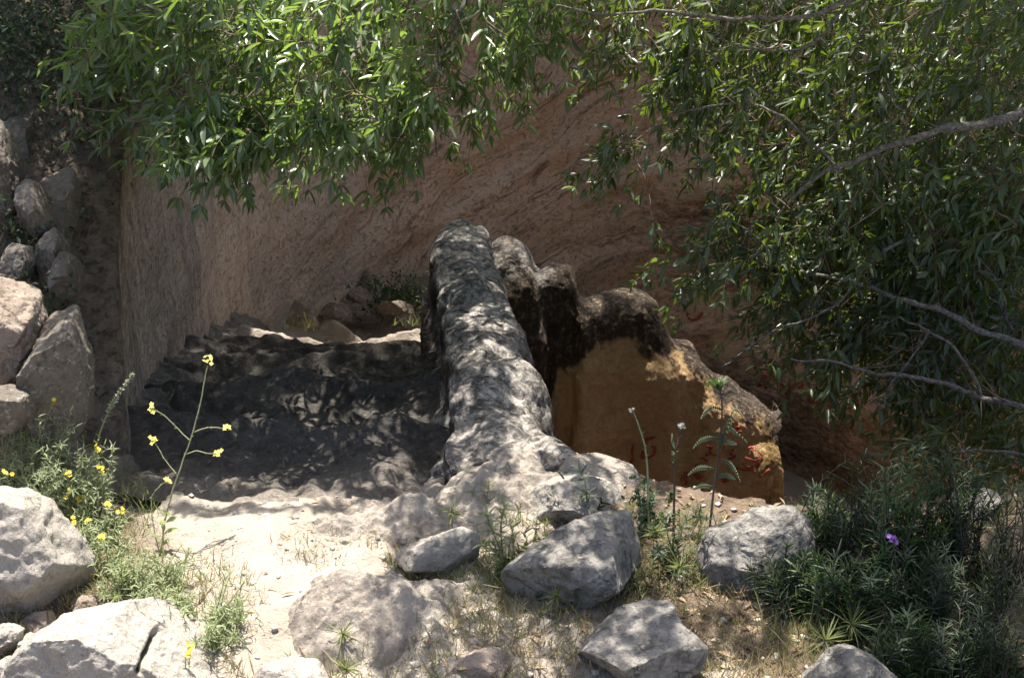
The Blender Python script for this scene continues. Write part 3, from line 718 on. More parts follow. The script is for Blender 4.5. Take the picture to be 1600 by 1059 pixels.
for k, (pg, d, lab) in enumerate([([(540, 462), (548, 432), (565, 424), (582, 440), (588, 466), (562, 474)], 8.25, 'upright brown stone at the far bend of the stairs'), ([(446, 500), (456, 474), (474, 468), (492, 484), (498, 506), (468, 512)], 7.55, 'brown stone at the foot of the left wall near the stair bend'),
        ([(496, 488), (510, 456), (532, 450), (548, 470), (546, 492), (518, 498)], 7.9, 'low brown stone between the two stones of the stair bend'), ([(585, 480), (600, 458), (626, 452), (650, 466), (652, 486), (618, 492)], 8.0, 'flat stone under the dark weeds at the stair bend')]):
    rock('stone', lab, 'stone', [(x, y + .45 * (max(p[1] for p in pg) - y)) for x, y in pg], d, .3, M['step_brown'], 90 + k, 1.0, 6, False, 'stones at the stair bend')
rs = np.random.RandomState(4)
mb = MB()
for k in range(900):
    x, y = rs.uniform(-1.1, 1.3), rs.uniform(2.2, 3.25)
    if inside(np.array([x]), np.array([y]), poly)[0]: continue
    s_ = .002 + .008 * rs.rand() ** 4
    v = ICO2[0] * np.array([rs.uniform(.7, 1.3), rs.uniform(.7, 1.3), rs.uniform(.5, .9)]) * s_
    v = v + .8 * s_ * noise(ICO2[0] * 1.3 + k * 3.1)[:, None] * ICO2[0]
    mb.add(v + [x, y, float(base_z(np.array([x]), np.array([y]))[0]) + s_ * .3], None, ICO2[1])
tag(mb.build('gravel', M['pebble'], base=np.array([0, 2.8, 0])), 'small loose pebbles strewn over the pale ground', 'gravel', kind='stuff')

# ------------------------------------------------------------------ red writing on the rock
def bvh_of(o):
    dg = bpy.context.evaluated_depsgraph_get(); return BVHTree.FromObject(o, dg), o.matrix_world.inverted()
bpy.context.view_layer.update()
def graffiti(target, label, strokes, wpx, d):
    tree = BVHTree.FromPolygons([tuple(target.matrix_world @ v.co) for v in target.data.vertices], [tuple(p.vertices) for p in target.data.polygons])
    first = True; root = None
    for st in strokes:
        pts = catmull(np.array(st, float), max(10, len(st) * 7)); L = []; Nn_ = []
        for (x, y) in pts:
            r = Vector(P(x, y, 1.0) - CAM).normalized(); h = tree.ray_cast(Vector(CAM), r)
            if h[0] is None: continue
            n = h[1]; n = n if n.dot(r) < 0 else -n
            L.append(np.array(h[0] + n * .010)); Nn_.append(np.array(n))
        if len(L) < 3: continue
        L = np.array(L); Nn_ = np.array(Nn_)
        if root is None:
            root = empty('graffiti', L.mean(0)); tag(root, label, 'graffiti', 'red writing on the pit walls')
        t = nrm(np.gradient(L, axis=0)); sd = nrm(np.cross(t, Nn_)); n = len(L)
        wv = wpx * d / FPX * .5 * (1.1 + .7 * noise(L * 40))[:, None]
        Vv = np.stack([L + sd * wv, L + Nn_ * .004, L - sd * wv], 1).reshape(-1, 3)
        solid('stroke', Vv, grid_faces(n, 3), M['red_paint'], root)
sw = stair_wall
graffiti(sw, 'two red upright characters at the left of the ochre face', [
    [(991, 692), (989, 705), (990, 715), (984, 724)], [(1003, 716), (1006, 702), (1012, 690)], [(1018, 696), (1024, 700), (1020, 710), (1012, 714), (1004, 714)], [(1008, 687), (1016, 684), (1024, 681)]], 4, 6.4)
graffiti(sw, 'red scrawled letters in the middle of the ochre face', [
    [(1104, 696), (1112, 697), (1108, 702), (1110, 707), (1102, 710), (1112, 708), (1122, 713)], [(1096, 714), (1106, 718)], [(1136, 704), (1144, 702), (1140, 708), (1148, 711), (1142, 716), (1134, 714)],
    [(1128, 700), (1134, 692), (1140, 684)]], 3, 6.4)
graffiti(sw, 'red looped lettering at the right end of the ochre face', [
    [(1168, 700), (1176, 699), (1172, 705), (1180, 704), (1190, 712)], [(1160, 722), (1164, 727), (1172, 729), (1178, 724)], [(1162, 714), (1176, 718), (1190, 716), (1186, 724), (1182, 730)],
    [(1147, 668), (1154, 666), (1150, 672), (1158, 674)], [(1186, 742), (1194, 738), (1200, 732)], [(1150, 730), (1162, 733), (1180, 736)]], 3, 6.4)
graffiti(sw, 'line of red writing low on the ochre face behind the thistle', [
    [(1068, 736), (1074, 738), (1072, 744), (1066, 746)], [(1068, 748), (1072, 752), (1068, 756)], [(1086, 728), (1096, 726), (1104, 730), (1088, 732)], [(1084, 742), (1092, 740), (1090, 746), (1098, 742), (1094, 748)],
    [(1126, 748), (1134, 746), (1130, 752), (1138, 750)], [(1060, 748), (1064, 745)]], 4, 6.4)
graffiti(pit_wall, 'long faded red writing across the far wall below the branch', [
    [(1178, 572), (1186, 576), (1198, 574), (1206, 570)], [(1190, 582), (1194, 588), (1204, 590), (1212, 586), (1210, 592)], [(1184, 602), (1190, 600)], [(1196, 602), (1198, 605)],
    [(1220, 596), (1226, 606), (1230, 616), (1238, 606), (1246, 600), (1252, 608), (1256, 596)], [(1268, 612), (1264, 620), (1270, 626), (1282, 628), (1290, 622), (1290, 612), (1300, 610), (1304, 598)],
    [(1316, 594), (1312, 606), (1310, 616)], [(1296, 634), (1304, 632), (1308, 626), (1302, 630)], [(1322, 634), (1332, 637), (1340, 632), (1338, 620)]], 5, 8.6)
graffiti(pit_wall, 'short red mark on the far wall above the stepped rock', [
    [(1076, 496), (1082, 500), (1090, 497), (1098, 488)], [(1076, 488), (1074, 494)]], 4, 8.6)
print('rocks done')

# ------------------------------------------------------------------ trees
SH = SUND / SUND[2]
def spray(r, base, direction, L, n, droop=.25, leaf=(.045, .068), wr=.27):
    direction = nrm(direction); k = 7; t = np.linspace(0, 1, k)
    pts = base + direction * (t * L)[:, None] + np.array([0, 0, -1.0]) * (droop * L * t ** 2)[:, None] + r.normal(size=3) * .04 * L * (t ** 1.5)[:, None]
    tl = np.sort(r.uniform(.08, 1.0, n)); tl[-5:] = .97
    pos = np.stack([np.interp(tl, t, pts[:, i]) for i in range(3)], 1)
    tg = nrm(np.gradient(pts, axis=0)); tdir = np.stack([np.interp(tl, t, tg[:, i]) for i in range(3)], 1)
    az = np.arange(n) * 2.4 + r.uniform(0, 6)
    a = nrm(np.cross(tdir, [0.2, .3, .93])); b = np.cross(tdir, a)
    rad = np.cos(az)[:, None] * a + np.sin(az)[:, None] * b
    d = nrm(tdir * .65 + rad * r.uniform(.55, 1.0, n)[:, None] + np.array([0, 0, -1]) * r.uniform(-.05, .55, n)[:, None])
    nn = nrm(np.array([0, 0, 1.0]) + r.normal(size=(n, 3)) * .55 + rad * .3)
    LL = r.uniform(leaf[0] * .7, leaf[1] * 1.05, n) * (1 - .5 * (tl > .9) * r.rand(n))
    return pts, pos, d, nn, LL, LL * r.uniform(wr * .65, wr * 1.2, n)

class Tree:
    def __init__(s, name, label, trunk, rad, group, seed, leafmat='leaf', lsize=(.052, .080)):
        s.lm = M[leafmat]; s.lsize = lsize
        s.r = np.random.RandomState(seed); s.root = empty(name, trunk[0]); tag(s.root, label, 'tree', group)
        pts = catmull(np.array(trunk, float), 40); pts[:, :2] += .02 * s.r.normal(size=(40, 2)) * .4
        mb = MB(); mb.tube(pts, np.interp(np.linspace(0, 1, 40), np.linspace(0, 1, len(rad)), rad), 14); mb.build('trunk', M['bark'], s.root)
        s.nodes = list(pts[8:]); s.nr = list(np.interp(np.linspace(0, 1, 40), np.linspace(0, 1, len(rad)), rad)[8:])
        s.sp = []; s.tw = MB(); s.lo = MB()
    def nearest(s, p):
        if not hasattr(s, '_cache'): s._cache = np.array(s.nodes)
        elif len(s._cache) < len(s.nodes) - 60: s._cache = np.concatenate([s._cache, np.array(s.nodes[len(s._cache):])])
        A_ = s._cache
        i = int(((A_ - p) ** 2).sum(1).argmin()); return i, A_[i]
    def limb(s, pts, r0, r1, sides=9, attach=True):
        pts = [np.array(p, float) for p in pts]
        if attach: i, p0 = s.nearest(pts[0]); pts = [p0] + pts
        c = catmull(np.array(pts), 10 * len(pts)); n = len(c)
        c += np.stack([noise(c * 6 + 3), noise(c * 6 + 9), noise(c * 6 + 21)], 1) * .022 + np.stack([noise(c * 19 + 3), noise(c * 19 + 9), noise(c * 19 + 21)], 1) * .006
        rd = .78 * np.linspace(r0, r1, n) * (1 + .3 * noise(c * 25))
        for q_ in range(n // 6):
            i_ = s.r.randint(4, n); dv_ = nrm(s.r.normal(size=3)) * s.r.uniform(.05, .16); s.tw.tube(np.array([c[i_], c[i_] + dv_ * .5 + s.r.normal(size=3) * .012, c[i_] + dv_]), np.linspace(min(.0035, rd[i_] * .5), .001, 3), 4)
        mb = MB(); mb.tube(c, rd, sides); mb.build('branch', M['bark'], s.root)
        s.nodes += list(c[3:]); s.nr += list(rd[3:]); s._cache = np.array(s.nodes)
    def add(s, base, direction, L, n, full, leaf=None, droop=.25, conn=True):
        base = np.asarray(base, float); leaf = leaf or s.lsize
        if conn:
            i, p0 = s.nearest(base); dist = np.linalg.norm(base - p0)
            if dist > .03:
                k = 5 if full else 4; t = np.linspace(0, 1, k)[:, None]
                mid = (p0 + base) / 2 + s.r.normal(size=3) * .08 * dist + np.array([0, 0, .06 * dist])
                c = (1 - t) ** 2 * p0 + 2 * t * (1 - t) * mid + t ** 2 * base
                r0 = min(.012, .0022 + .006 * dist)
                s.tw.tube(c, np.linspace(r0, .0016, k), 4 if full else 3, False)
                s.nodes += list(c[1:])
        pts, pos, d, nn, LL, WW = spray(s.r, base, direction, L, n, droop, leaf)
        s.tw.tube(pts if full else pts[::3], np.linspace(.0018, .0007, len(pts if full else pts[::3])), 4 if full else 3, False)
        s.nodes += list(pts[1:5:2])
        if full: s.sp.append((pos, d, nn, LL, WW))
        else: s.lo.leaves(pos, d, nn, LL, WW, TPL_LO)
    def finish(s, tpl_mesh):
        pos, d, nn, LL, WW = [np.concatenate([q[i] for q in s.sp]) for i in range(5)]
        x, y, dd = proj(pos)
        vis = (x > -10) & (x < 1610) & (y > -10) & (y < 1060)
        key = np.where(vis, LL / dd, -1); order = np.argsort(-key); own = order[:300]; rest = order[300:]
        crown = MB()
        for q_, tp in enumerate((TPL, TPL_B, TPL_C)):
            k_ = rest[q_::3]; crown.leaves(pos[k_], d[k_], nn[k_], LL[k_], WW[k_], tp)
        o = crown.build('crown', s.lm, s.root); o['kind'] = 'stuff'
        if s.lo.n:
            o2 = s.lo.build('upper_crown', s.lm, s.root); o2['kind'] = 'stuff'
        tw = s.tw.build('twigs', M['twig'], s.root); tw['kind'] = 'stuff'
        D_, S_, U_ = leaf_frame(d[own], nn[own]); loc0 = np.array(s.root.location)
        for k in range(len(own)):
            i = own[k]; l = bpy.data.objects.new('leaf', tpl_mesh); COL.objects.link(l); l.parent = o
            z = .5 * LL[i] + .5 * WW[i]; p_ = pos[i] - loc0
            l.matrix_local = Matrix(((D_[k][0] * LL[i], S_[k][0] * WW[i], U_[k][0] * z, p_[0]), (D_[k][1] * LL[i], S_[k][1] * WW[i], U_[k][1] * z, p_[1]),
                                     (D_[k][2] * LL[i], S_[k][2] * WW[i], U_[k][2] * z, p_[2]), (0, 0, 0, 1)))
leaf_me2 = make_mesh('leaf', TPL[0], [TPL[1], TPL[2]], M['leaf_right'])
leaf_me = make_mesh('leaf', TPL[0], [TPL[1], TPL[2]], M['leaf'])

# tree on the far rim, its boughs arching over the pit towards the viewer
T1 = Tree('almond_tree', 'leafy tree reaching in from the top left over the stairs', [(-.3, 10.0, .7), (-.25, 9.7, 1.3), (-.2, 9.2, 2.1), (-.3, 8.5, 2.8), (-.4, 7.6, 3.2)], [.16, .12, .10, .07, .045], 'trees over the pit', 7)
T1.limb([P(560, -330, 5.6), P(520, -140, 4.9), P(430, 10, 4.5), P(330, 110, 4.35), P(230, 160, 4.3)], .030, .006)
T1.limb([P(650, -160, 5.2), P(600, 0, 4.7), P(540, 110, 4.5), P(480, 200, 4.4), P(420, 260, 4.35)], .022, .005)
T1.limb([P(760, -160, 5.4), P(720, 20, 5.0), P(680, 120, 4.8), P(640, 220, 4.7)], .018, .004)
T1.limb([P(300, -200, 5.0), P(230, -40, 4.7), P(180, 50, 4.6), P(100, 130, 4.5)], .016, .004)
T1.limb([P(900, -200, 5.6), P(850, -20, 5.2), P(800, 70, 5.1), P(760, 130, 5.0)], .014, .004)
T1.limb([(-.9, 8.2, 3.4), (-1.3, 6.8, 3.6), (-1.5, 5.6, 3.3)], .05, .015)
T1.limb([(.2, 8.0, 3.6), (.6, 6.8, 3.9), (.7, 5.5, 3.6)], .05, .015)
# tree at the right hand rim, limbs spreading to the left across the pit
TB = np.array([2.86, 4.35, -.52])
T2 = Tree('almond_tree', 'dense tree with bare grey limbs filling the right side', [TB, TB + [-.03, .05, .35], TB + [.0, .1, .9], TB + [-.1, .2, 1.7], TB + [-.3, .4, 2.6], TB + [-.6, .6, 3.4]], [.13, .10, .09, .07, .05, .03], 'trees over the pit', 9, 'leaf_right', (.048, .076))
T2.limb([P(1800, 90, 4.70), P(1600, 172, 4.60), P(1500, 198, 4.55), P(1420, 222, 4.50), P(1310, 262, 4.60), P(1230, 320, 4.70)], .030, .006)
T2.limb([P(1800, 640, 4.75), P(1600, 540, 4.70), P(1480, 490, 4.70), P(1370, 455, 4.80), P(1250, 420, 4.95), P(1130, 370, 5.10)], .022, .004)
T2.limb([P(1800, 700, 4.65), P(1600, 638, 4.60), P(1530, 618, 4.60), P(1420, 590, 4.60), P(1320, 570, 4.65), P(1230, 563, 4.70)], .019, .004)
T2.limb([P(1535, 612, 4.60), P(1505, 570, 4.60), P(1470, 535, 4.65), P(1400, 495, 4.70)], .009, .004, 7)
T2.limb([P(1800, 740, 4.45), P(1600, 713, 4.40), P(1530, 709, 4.40), P(1468, 702, 4.40)], .011, .004, 7)
T2.limb([P(1800, 300, 4.90), P(1600, 318, 4.90), P(1480, 360, 4.85), P(1420, 376, 4.80), P(1365, 405, 4.80), P(1300, 480, 4.80), P(1190, 530, 4.85), P(1120, 575, 4.90)], .014, .003, 7)
T2.limb([P(1800, 500, 5.10), P(1600, 530, 4.90), P(1570, 460, 4.90), P(1530, 400, 4.90), P(1525, 330, 4.90)], .011, .004, 7)
T2.limb([P(1800, -100, 4.70), P(1500, -40, 4.60), P(1330, 5, 4.50), P(1200, 30, 4.45), P(1080, 24, 4.45), P(960, 20, 4.50), P(870, 8, 4.55)], .016, .004, 7)
T2.limb([P(1330, 10, 4.55), P(1240, 80, 4.60), P(1150, 70, 4.70), P(1060, 40, 4.80)], .009, .003, 7)
T2.limb([P(1310, 262, 4.65), P(1200, 170, 4.70), P(1090, 170, 4.70), P(1010, 205, 4.75)], .009, .003, 7)
T2.limb([P(1420, 560, 4.70), P(1390, 610, 4.70), P(1375, 640, 4.65), P(1360, 622, 4.60)], .005, .003, 6)
T2.limb([(2.3, 5.2, 2.6), (1.7, 5.9, 3.2), (.9, 6.4, 3.5)], .04, .014)
T2.limb([(2.0, 4.4, 2.9), (1.3, 4.4, 3.4), (.6, 4.2, 3.6)], .04, .014)

def pip(x, y, pg): return bool(inside(np.array([float(x)]), np.array([float(y)]), np.array(pg, float))[0])
def fill(tree, regions, seed):
    r = np.random.RandomState(seed); todo = []
    for pg, n, d0, d1, dirs, Ls, nl in regions:
        pg = np.array(pg, float); lo, hi = pg.min(0), pg.max(0); k = 0
        while k < n:
            x, y = r.uniform(lo, hi)
            if not pip(x, y, pg): continue
            dd_ = r.uniform(d0, d1)
            if noise(np.array([[x / 85 + seed, y / 75, dd_ * 2.2]]))[0] < r.uniform(-.22, .30): continue
            k += 1; todo.append((P(x, y, dd_), dirs, r.uniform(*Ls), nl))
    nodes = np.array(tree.nodes)
    todo.sort(key=lambda t: float(((nodes - t[0]) ** 2).sum(1).min()))
    for tip, dirs, L, nl in todo:
        dx, dy, dz = dirs
        dv = nrm(RT * (dx + r.normal() * .45) + UP * (dy + r.normal() * .35) + FW * (dz + r.normal() * .45))
        tree.add(tip - dv * L * .5, dv, L, int(nl * r.uniform(.75, 1.25)), True)
# left boughs
fill(T1, [
    ([(115, -30), (700, -30), (690, 140), (640, 250), (560, 240), (480, 215), (400, 235), (290, 235), (200, 200), (150, 170), (120, 100)], 230, 4.2, 5.3, (-.6, -.45, -.2), (.20, .36), 20),
    ([(240, 150), (560, 140), (600, 220), (520, 222), (400, 250), (270, 250)], 75, 3.85, 4.15, (-.4, -.5, -.3), (.16, .28), 18),
    ([(150, -20), (660, -20), (640, 90), (300, 120), (160, 60)], 75, 3.85, 4.2, (-.5, -.4, -.3), (.18, .3), 18),
    ([(540, 120), (690, 120), (650, 300), (580, 290)], 22, 4.6, 5.2, (-.1, -.8, -.1), (.2, .34), 20),
    ([(660, -30), (900, -30), (870, 110), (830, 160), (760, 165), (690, 190)], 60, 4.7, 5.3, (-.2, -.7, -.1), (.18, .32), 20),
    ([(100, 90), (200, 60), (220, 230), (140, 220)], 12, 4.3, 4.8, (-.8, -.2, -.1), (.2, .34), 15)], 21)
fill(T2, [
    ([(1060, -30), (1640, -30), (1640, 330), (1480, 420), (1300, 400), (1240, 300), (1150, 230), (1060, 140)], 900, 4.6, 6.6, (-.55, -.45, 0), (.2, .38), 20),
    ([(870, -30), (1100, -30), (1090, 110), (1000, 100), (900, 85)], 45, 4.6, 5.2, (-.4, -.6, -.1), (.18, .3), 18),
    ([(890, 180), (1000, 165), (1060, 190), (1040, 250), (950, 265), (905, 235)], 15, 4.7, 5.0, (-.7, -.4, -.1), (.16, .26), 14),
    ([(1030, 110), (1180, 130), (1190, 230), (1110, 260), (1050, 210)], 24, 4.7, 5.3, (-.4, -.6, 0), (.18, .3), 17),
    ([(985, 375), (1090, 320), (1220, 300), (1230, 400), (1130, 440), (1010, 415)], 34, 4.7, 5.3, (-.8, -.25, -.1), (.18, .3), 16),
    ([(1060, 430), (1230, 400), (1260, 500), (1150, 510)], 18, 4.9, 5.4, (-.6, -.6, 0), (.16, .28), 15),
    ([(1220, 300), (1640, 300), (1640, 520), (1480, 520), (1300, 470), (1220, 420)], 460, 4.8, 6.0, (-.5, -.4, 0), (.2, .36), 19),
    ([(1200, 500), (1330, 480), (1640, 520), (1640, 720), (1480, 680), (1400, 640), (1330, 600), (1240, 560)], 260, 4.8, 5.9, (-.5, -.5, 0), (.18, .34), 18),
    ([(1380, 640), (1640, 700), (1640, 800), (1500, 780), (1390, 700)], 30, 4.6, 5.2, (-.5, -.4, 0), (.18, .3), 17)], 22)
# shading crowns above the view: targets on the plane z = 0, lifted towards the sun
r = np.random.RandomState(33); up1, up2 = [], []
def canopy(n, x0, x1, y0, y1, h0, h1, hole=None, gate=None, cell=6.0):
    k = 0; tries = 0
    while k < n and tries < 40 * n:
        tries += 1
        X, Y = r.uniform(x0, x1), r.uniform(y0, y1)
        if gate is not None and noise(np.array([[X * cell, Y * cell, .37]]))[0] < gate: continue
        k += 1
        if hole and any(((X - a) / c) ** 2 + ((Y - b) / e) ** 2 < 1 for a, b, c, e in hole): continue
        h = r.uniform(h0, h1); p = np.array([X, Y, 0]) + SH * h
        (up2 if X > .55 + .1 * (Y - 4) else up1).append((p, gate is not None))
HOLE = [(-.8, 6.95, .75, .5), (-.06, 6.55, .24, .24), (-1.34, 3.02, .34, .3)]
HR = [(.95, 4.6, .36, .34), (1.42, 5.0, .36, .32), (1.95, 4.6, .25, .25)]
canopy(800, -1.7, .9, 4.55, 8.0, 2.3, 4.0, HOLE)
canopy(720, -1.4, -.2, 4.35, 6.6, 2.2, 3.6, HOLE)
canopy(850, -2.9, -1.25, 3.65, 6.0, 2.2, 3.6, HOLE)
canopy(320, -1.3, -.95, 3.42, 4.3, 2.0, 3.0, HOLE)
canopy(420, -1.08, -.2, 3.1, 3.34, 1.5, 1.9, None, -.18, 4.0)
canopy(130, -1.2, -1.0, 2.98, 3.3, 1.5, 2.0, None, -2, 4.0)
canopy(700, -1.3, -1.03, 3.24, 4.2, 1.5, 2.0, None, -2, 4.0)
canopy(620, .8, 2.6, 1.8, 3.7, 2.0, 3.4)
canopy(2300, .75, 3.1, 3.6, 5.9, 2.0, 3.2, HR)
canopy(3400, -.30, 1.5, 2.1, 4.2, 1.5, 1.9, None, .03, 4.6)
canopy(2600, -.3, .4, 3.5, 6.0, 1.5, 2.0, HOLE, .0, 4.4)
for tree, pts in ((T1, up1), (T2, up2)):
    nodes = np.array(tree.nodes); pts.sort(key=lambda p: float(((nodes - p[0]) ** 2).sum(1).min()))
    for p, tight in pts:
        dv = nrm(np.array([r.normal() * .6, r.normal() * .6 - .2, -.2 + r.normal() * .3]))
        tree.add(p, dv, .02 if tight else r.uniform(.2, .35), 9 if tight else 28, False, (.036, .052) if tight else (.05, .075))
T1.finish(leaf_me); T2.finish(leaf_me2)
print('trees done')
# ------------------------------------------------------------------ plants of the foreground
def gz(x, y): return float(base_z(np.array([x]), np.array([y]))[0])
def on_ground(px, py):
    p = Pz(px, py, 0.0)
    for k in range(4): p = Pz(px, py, gz(p[0], p[1]))
    return p
def flower(root, c, n, size, mat, name='flower', petals=6):
    mb = MB(); r_ = np.random.RandomState(int(abs(c[0] * 991 + c[2] * 577)) % 99991)
    for k in range(n):
        o = c + r_.normal(size=3) * size * .55; ax = nrm(np.array([r_.normal() * .5, -.35 + r_.normal() * .4, .8]))
        a = nrm(np.cross(ax, [.3, .8, .2])); b = np.cross(ax, a); th = np.arange(petals) * 2 * math.pi / petals + r_.rand() * 6
        d_ = np.cos(th)[:, None] * a + np.sin(th)[:, None] * b + ax * .35
        mb.leaves(np.repeat(o[None], petals, 0), d_, np.repeat(ax[None], petals, 0), size * .75, size * .6, TPL_LO)
    return mb.build(name, mat, root)
def narrow_leaves(mb, pts, r_, per, L, W, up=.45, droop=0.0, tpl=None, start=.1):
    n = len(pts); tg = nrm(np.gradient(pts, axis=0)); tl = np.sort(r_.uniform(start, 1, per)); t = np.linspace(0, 1, n)
    pos = np.stack([np.interp(tl, t, pts[:, i]) for i in range(3)], 1); td = np.stack([np.interp(tl, t, tg[:, i]) for i in range(3)], 1)
    az = np.arange(per) * 2.4 + r_.rand() * 6; a = nrm(np.cross(td, [.3, .25, .9])); b = np.cross(td, a)
    rad = np.cos(az)[:, None] * a + np.sin(az)[:, None] * b
    d_ = nrm(rad + td * up + np.array([0, 0, -droop])); ln = L * r_.uniform(.6, 1.2, per) * (1.15 - .4 * tl)
    mb.leaves(pos, d_, nrm(td + r_.normal(size=(per, 3)) * .3), ln, W * r_.uniform(.8, 1.2, per), tpl or BLADE)
def stem_curve(p0, p1, bow, r_, n=10):
    t = np.linspace(0, 1, n)[:, None]; side = r_.normal(size=3) * bow * np.linalg.norm(p1 - p0)
    return p0 + (p1 - p0) * t + side * (t * (1 - t)) * 2
def herb(name, label, cat, base_px, tips, d_off=0.0, leafmat='herb', stemmat='stem', per=16, L=.03, W=.004, group=None, flowers=None, fmat='petal', fsize=.012, fn=4, bow=.12, up=.45, seed=0, droop=0.0, srad=.0016):
    """base pixel on the ground, tip pixels at about the same depth"""
    r_ = np.random.RandomState(int(seed + base_px[0] * 7 + base_px[1] * 13) % 99991); p0 = on_ground(*base_px); d = float((p0 - CAM) @ FW) + d_off
    root = empty(name, p0 - [0, 0, .01]); tag(root, label, cat, group); st, lv = MB(), MB()
    for k, (x, y) in enumerate(tips):
        p1 = P(x, y, d + r_.normal() * .035); c = stem_curve(p0 + r_.normal(size=3) * [.02, .02, 0] - [0, 0, .01], p1, bow, r_)
        st.tube(c, np.linspace(srad, srad * .5, len(c)), 4); narrow_leaves(lv, c, r_, per, L, W, up, droop)
        if flowers and k in flowers: flower(root, p1, fn, fsize, M[fmat])
    st.build('stems', M[stemmat], root); lv.build('foliage', M[leafmat], root)
    return root, p0, d
# tall mustard with six flower heads
p0 = on_ground(250, 868); dm = float((p0 - CAM) @ FW)
root = empty('mustard_plant', p0); tag(root, 'tall thin branched mustard plant with six pale yellow flower heads', 'wildflower')
st, lv = MB(), MB(); r_ = np.random.RandomState(2)
for pts, r0 in (([(250, 868), (258, 815), (272, 760), (298, 685), (316, 615), (324, 570)], .0024), ([(297, 688), (276, 668), (258, 650), (238, 639)], .0016), ([(303, 675), (328, 667), (350, 668)], .0016),
                ([(288, 710), (308, 705), (322, 707), (340, 710)], .0016), ([(275, 741), (262, 725), (250, 705), (242, 690)], .0016), ([(250, 868), (240, 820), (236, 780), (248, 760), (260, 752)], .0016)):
    c = np.array([P(x, y, dm) for x, y in pts]); c = catmull(c, 26); c += .003 * np.stack([noise(c * 30), noise(c * 30 + 5), noise(c * 30 + 9)], 1)
    st.tube(c, np.linspace(r0, r0 * .6, 26), 6); narrow_leaves(lv, c, r_, 9, .010, .0022, .9, start=.3)
for k, (x, y) in enumerate([(58, 0)]): pass
narrow_leaves(lv, np.array([P(x, y, dm) for x, y in [(250, 868), (256, 830), (262, 800)]]), r_, 8, .05, .012, .7, tpl=TPL)
st.build('stems', M['stem'], root); lv.build('foliage', M['herb'], root)
for x, y in [(324, 564), (235, 637), (353, 668), (343, 708), (241, 688), (262, 750)]:
    flower(root, P(x, y, dm), 8, .0085, M['petal_pale'], petals=4)
# white flower spike
p0 = on_ground(142, 790); ds = float((p0 - CAM) @ FW)
root = empty('flower_spike', p0); tag(root, 'leaning white tipped flower spike left of the tall mustard plant', 'wildflower')
c = catmull(np.array([P(x, y, ds) for x, y in [(142, 790), (146, 720), (160, 665), (182, 620), (208, 584)]]), 30)
st, lv, fl_ = MB(), MB(), MB(); st.tube(c, np.linspace(.003, .0014, 30), 6); st.build('stems', M['stem'], root)
narrow_leaves(lv, c, r_, 60, .016, .0045, .5, start=.25); lv.build('foliage', M['herb'], root)
narrow_leaves(fl_, c[17:], r_, 90, .011, .0075, .3, start=.05); fl_.build('flower', M['seed'], root)
# yellow flowering herbs on the left
HB = [((20, 760), [(5, 660), (30, 640), (-5, 700), (50, 690)], [0], 'yellow flowered herb at the left edge beside the brown rock'),
      ((70, 760), [(84, 628), (60, 650), (95, 660), (40, 670)], [0], 'herb with one yellow bloom in front of the smooth boulder'),
      ((105, 780), [(100, 690), (120, 665), (75, 700), (130, 700)], [], 'grey green feathery herb below the smooth boulder'),
      ((150, 800), [(150, 702), (158, 730), (135, 715), (165, 690)], [0, 1], 'herb with two yellow blooms below the white spike'),
      ((30, 800), [(10, 738), (35, 720), (55, 740), (70, 725)], [0], 'low yellow herb just above the big white boulder'),
      ((110, 830), [(104, 770), (124, 782), (90, 750), (130, 750)], [0, 1], 'yellow herb leaning over the edge of the white boulder'),
      ((160, 850), [(130, 795), (168, 790), (190, 797), (150, 760)], [1, 2], 'straggling yellow herb beside the shadow line of the stairs'),
      ((175, 900), [(160, 840), (190, 830), (205, 860), (150, 825)], [0], 'leafy herb right of the big white boulder'),
      ((215, 920), [(200, 850), (230, 850), (250, 870), (210, 880)], [], 'pale green herb at the root of the mustard plant'),
      ((255, 915), [(240, 860), (265, 870), (285, 850), (275, 880)], [], 'green tuft right of the mustard root'),
      ((190, 935), [(170, 880), (190, 870), (215, 890), (160, 900)], [], 'yellow green herb above the flat slit boulder'),
      ((345, 975), [(360, 890), (335, 930), (372, 920), (355, 940), (378, 935)], [], 'upright grey herb alone on the sunny ground'),
      ((330, 1005), [(320, 960), (345, 965), (365, 985), (340, 985)], [], 'low green herb at the right side of the slit boulder'),
      ((225, 960), [(215, 900), (240, 895), (255, 915), (232, 925)], [], 'pale herb touching the upper edge of the slit boulder'),
      ((130, 870), [(118, 815), (140, 812), (160, 830), (125, 840)], [0, 1], 'yellow herb pressed against the right flank of the white boulder'),
      ((85, 800), [(70, 735), (92, 722), (110, 740), (60, 750)], [2], 'single bloom herb above the crest of the white boulder'),
      ((280, 960), [(270, 915), (292, 905), (305, 925), (285, 930)], [], 'sparse herb on the sunny ground right of the mustard plant'),
      ((10, 690), [(20, 560), (0, 540), (35, 600), (10, 600)], [], 'grey feathery herb in front of the white topped rock')]
for k, (b, tips, fl_i, lab) in enumerate(HB):
    r_ = np.random.RandomState(k); ex = [(x + r_.normal() * 16, y + abs(r_.normal()) * 22) for x, y in tips for q in range(4)]
    herb('yellow_herb' if fl_i else 'green_herb', lab, 'wildflower' if fl_i else 'herb', b, tips + ex, -.14 if b[1] < 810 else -.03, 'herb', 'stem', 24, .024, .0034, 'flowering herbs on the left', fl_i, 'petal', .009, 4, seed=k)
herb('yellow_flower', 'three yellow blooms on a thin stalk over the slit boulder', 'wildflower', (300, 1085), [(294, 1010), (298, 1020), (288, 1040)], -.02, 'herb', 'stem', 5, .015, .005, None, [0, 1, 2], 'petal', .009, 3)
p0 = P(124, 1062, zd(124, 1062) - .03)
